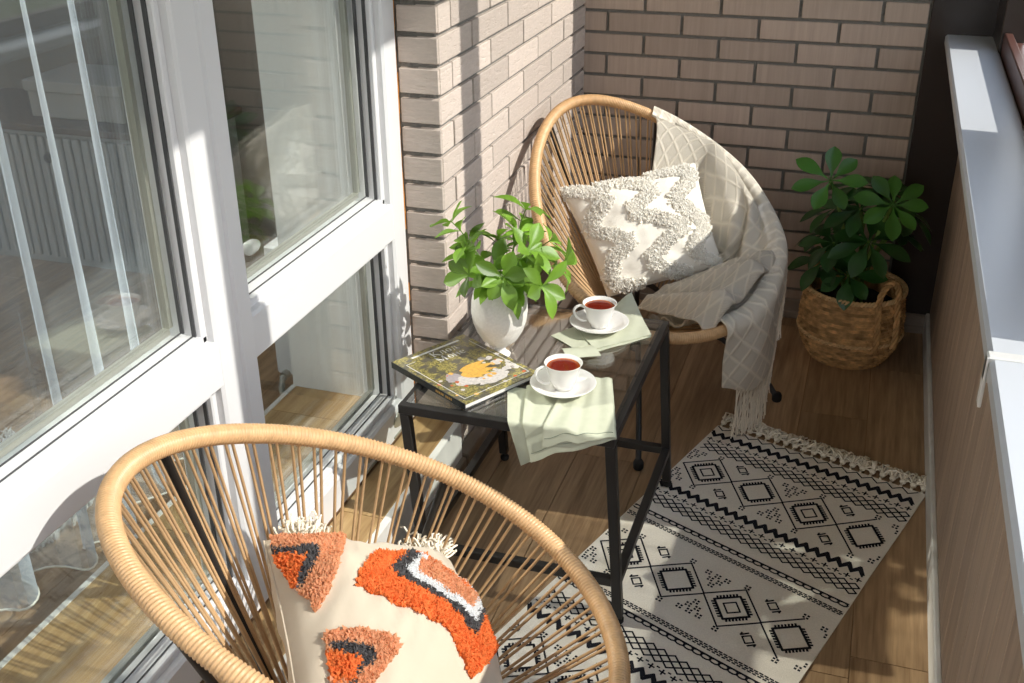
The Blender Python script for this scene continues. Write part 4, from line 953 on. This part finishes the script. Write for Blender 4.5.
def handle(ang):
    b = MB(); path = []; w = .038
    ca, sa = math.cos(ang), math.sin(ang)
    def P_(lat, z, off): r = brad(min(z, .27)) + off + .004; return V(ca * math.sqrt(max(0, r * r - lat * lat)) - sa * lat, sa * math.sqrt(max(0, r * r - lat * lat)) + ca * lat, z)
    for i in range(12): path.append(P_(-w * 1.05, .095 + (.27 - .095) * i / 11, .010))
    for i in range(1, 16): a = PI * i / 16; path.append(P_(-w * math.cos(a) * 1.05, .27 + .072 * math.sin(a), .010))
    for i in range(12): path.append(P_(w * 1.05, .27 - (.27 - .095) * i / 11, .010))
    path = [np.array(p) for p in path]
    for st_ in range(3):
        pts = []
        for i, p in enumerate(path):
            for q in (0, .5):
                if i == len(path) - 1 and q: continue
                pp = p if q == 0 else (p + path[i + 1]) / 2; T_ = unit(path[min(i + 1, len(path) - 1)] - path[max(0, i - 1)]); n_ = V(ca, sa, 0); n_ = unit(n_ - T_ * (n_ @ T_)); b_ = np.cross(T_, n_); a = (i + q) * 1.1 + st_ * 2 * PI / 3
                pts.append(pp + (n_ * math.cos(a) + b_ * math.sin(a)) * .0062)
        b.col = .4 + .2 * st_; b.tube(pts, .0056, 6)
    b.build('handle', M['straw'], bs)
handle(-.85); handle(-.85 + PI)
PLo = (.035, 3.675, .2)
po = empty('potted_plant', PLo, 'dark green umbrella plant with whorled leaves growing in the woven basket', 'plant')
mb = MB(); mb.lathe([(.0, .008), (.08, .012), (.152, 0), (.152, -.02), (0, -.02)], PLo, 32, f=lambda i, a, r, z: (r, z + .006 * pnoise(math.cos(a) * r * 30, math.sin(a) * r * 30, 1)))
sub(mb, PLo).build('soil', M['soil'], po)
lf = MB(); lt_ = MB(); st = MB()
def whorl(mb, c, ax, k, ln, w, droop, ph=0, lens=None):
    ax = unit(ax); s1 = unit(np.cross(ax, V(0, 1, 0) if abs(ax[1]) < .9 else V(1, 0, 0))); s2 = np.cross(ax, s1)
    for j in range(k):
        a = ph + 2 * PI * j / k + rnd.uniform(-.12, .12); rd = s1 * math.cos(a) + s2 * math.sin(a); l = ln * (lens[j] if lens else rnd.uniform(.8, 1.1))
        leaf(mb, c + rd * .004, rd * 1.0 + ax * rnd.uniform(.1, .3), ax, l, w * rnd.uniform(.9, 1.1), droop * rnd.uniform(.7, 1.3), .10, 9, .62, .14)
def branch(top, r=.006):
    b = V(.035 + rnd.uniform(-.03, .03), 3.675 + rnd.uniform(-.03, .03), .2); m_ = (b + top) / 2 + V(0, 0, .05) + (b - top) * V(.15, .15, 0)
    st.tube([b * (1 - t) ** 2 + 2 * m_ * t * (1 - t) + top * t * t for t in [i / 8 for i in range(9)]], r, 7)
for c, ax, k, ph in ((V(-.088, 3.55, .672), (-.05, -.75, .75), 7, .3), (V(.113, 3.54, .612), (.1, -.75, .75), 8, .1)):
    branch(c); whorl(lt_, c, ax, k, .128, .050, .15, ph)
    for q in range(9): a = q * .7; lt_.col = .9; lt_.tube([c, c + V(math.cos(a) * .012, -.008, math.sin(a) * .012 + .006)], .0012, 4)
for (dx, dy, z, ln) in ((-.02, -.05, .56, .12), (.06, .02, .60, .12), (-.10, .03, .53, .12), (.13, .05, .53, .12), (.02, -.11, .47, .12), (-.09, -.07, .44, .12), (-.03, .08, .60, .12), (-.11, -.03, .36, .12), (-.03, -.10, .34, .11), (.0, .1, .48, .12), (-.12, .07, .42, .11), (.10, .10, .44, .11)):
    c = V(.035 + dx, 3.675 + dy, z); branch(c, .0045); whorl(lf, c, (dx * 2.2, dy * 2.2 - .15, .55), rnd.choice((7, 8, 8)), ln * 1.08, .054, .35, rnd.uniform(0, 6))
sub(st, PLo).build('stem', M['stem'], po); sub(lf, PLo).build('foliage', M['leafd'], po); sub(lt_, PLo).build('top_leaf_whorls', M['leaft'], po)

# ------------------------------------------------------------------ things inside the room, behind the glass
CL = (-1.72, 1.7, 1.9)
mb = MB(); g = []
ny, nz = 170, 24
for i in range(ny + 1):
    y = .4 + 1.95 * i / ny; r = []
    for j in range(nz + 1):
        q = j / nz; z = .10 + .022 * math.sin(y * 9) + (2.3 - .1) * q; am = .030 + .022 * (1 - q)
        r.append(V(-1.725 + am * math.sin(y * 34 + 1.2 * math.sin(y * 3.1) + .25 * q) + .02 * math.sin(y * 11 + q) , y + .012 * math.sin(y * 68), z))
    g.append(r)
mb.grid(g); hem = [r[0] for r in g]
o = sub(mb, CL).build('curtain', M['sheer']); o.location = CL; tag(o, 'sheer white curtain hanging in the room behind the left glass door', 'curtain')
h_ = MB(); h_.tube(hem, .003, 6); sub(h_, CL).build('hem', M['cotton_w'], o)
RL = (-1.62, 3.1, .14)
ra = empty('radiator', RL, 'white radiator with a round valve inside the room beside the window opening', 'radiator')
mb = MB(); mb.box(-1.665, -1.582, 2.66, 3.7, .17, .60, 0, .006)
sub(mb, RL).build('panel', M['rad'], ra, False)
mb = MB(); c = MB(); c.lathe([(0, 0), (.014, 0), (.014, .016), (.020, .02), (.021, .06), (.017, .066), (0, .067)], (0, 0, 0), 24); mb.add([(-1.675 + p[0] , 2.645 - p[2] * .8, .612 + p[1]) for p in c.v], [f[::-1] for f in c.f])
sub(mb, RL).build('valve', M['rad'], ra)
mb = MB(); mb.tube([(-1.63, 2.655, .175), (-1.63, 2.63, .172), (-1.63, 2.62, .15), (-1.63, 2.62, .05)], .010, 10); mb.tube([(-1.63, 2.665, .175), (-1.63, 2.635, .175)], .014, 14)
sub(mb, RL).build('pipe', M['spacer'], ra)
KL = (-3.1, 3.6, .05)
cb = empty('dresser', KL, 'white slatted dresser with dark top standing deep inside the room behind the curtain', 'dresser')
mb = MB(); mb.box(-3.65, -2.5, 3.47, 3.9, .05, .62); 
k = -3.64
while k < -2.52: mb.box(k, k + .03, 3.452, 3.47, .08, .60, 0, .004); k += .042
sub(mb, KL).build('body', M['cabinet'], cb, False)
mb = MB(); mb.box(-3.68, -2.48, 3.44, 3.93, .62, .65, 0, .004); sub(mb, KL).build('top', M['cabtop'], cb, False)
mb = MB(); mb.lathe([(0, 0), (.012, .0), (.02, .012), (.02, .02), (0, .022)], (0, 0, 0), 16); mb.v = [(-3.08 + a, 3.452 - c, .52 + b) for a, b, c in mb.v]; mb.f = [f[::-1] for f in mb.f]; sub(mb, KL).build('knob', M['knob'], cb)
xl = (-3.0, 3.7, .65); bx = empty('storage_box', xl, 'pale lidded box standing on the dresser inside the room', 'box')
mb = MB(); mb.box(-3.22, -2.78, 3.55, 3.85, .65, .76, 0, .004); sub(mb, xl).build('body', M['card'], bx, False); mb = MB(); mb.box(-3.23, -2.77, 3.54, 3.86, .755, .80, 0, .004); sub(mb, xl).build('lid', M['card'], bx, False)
FL_ = (-2.3, 1.9, .05); mb = MB()
for i in range(5200):
    a = rnd.uniform(0, 2 * PI); r = math.sqrt(rnd.random()); x = FL_[0] + r * .42 * math.cos(a); y = FL_[1] + r * .38 * math.sin(a) * (1 + .1 * math.sin(a * 3)); tuft(mb, V(x, y, .052), V(0, 0, 1), rnd.uniform(.02, .04), .004)
o = sub(mb, FL_).build('fur_mat', M['fluff']); o.location = FL_; tag(o, 'small white shaggy mat on the wooden floor inside the room', 'mat')
# ------------------------------------------------------------------ light
def sun(name, d, e, ang, col):
    l = bpy.data.lights.new(name, 'SUN'); l.energy = e; l.angle = math.radians(ang); l.color = col
    o = bpy.data.objects.new(name, l); COL.objects.link(o); o.rotation_euler = Vector(d).to_track_quat('-Z', 'Y').to_euler(); o.location = (3, 2, 4)
SD = (-1, .06, -.81)
sun('sun', SD, 5.0, .5, (1, .95, .87))
sun('sun_bounced_by_glazing', (1, .06, -.81), 4.4, .9, (1, .93, .82))
w = bpy.data.worlds.new('world'); S.world = w; w.use_nodes = True; nt = w.node_tree; N = nt.nodes; L = nt.links; bg = N['Background']
tc = N.new('ShaderNodeTexCoord'); sp = N.new('ShaderNodeSeparateXYZ'); L.new(tc.outputs['Generated'], sp.inputs[0])
rp = N.new('ShaderNodeValToRGB'); e = rp.color_ramp.elements; e[0].position = 0.44; e[0].color = (.10, .11, .07, 1); e[1].position = 1; e[1].color = (.45, .58, .82, 1)
e.new(.50).color = (.16, .20, .12, 1); e.new(.56).color = (1.05, 1.05, 1.06, 1)
mp = N.new('ShaderNodeMapRange'); mp.inputs['From Min'].default_value = -1; mp.inputs['From Max'].default_value = 1; L.new(sp.outputs[2], mp.inputs[0]); L.new(mp.outputs[0], rp.inputs[0]); L.new(rp.outputs[0], bg.inputs[0])
bg.inputs[1].default_value = 2.5
S.view_settings.view_transform = 'Standard'; S.view_settings.look = 'None'; S.view_settings.exposure = 0; S.view_settings.gamma = 1; S.view_settings.use_curve_mapping = False
S.cycles.max_bounces = 10; S.cycles.transparent_max_bounces = 24; S.cycles.glossy_bounces = 6; S.cycles.caustics_reflective = True; S.cycles.caustics_refractive = False; S.cycles.sample_clamp_indirect = 6
S.cycles.use_denoising = True
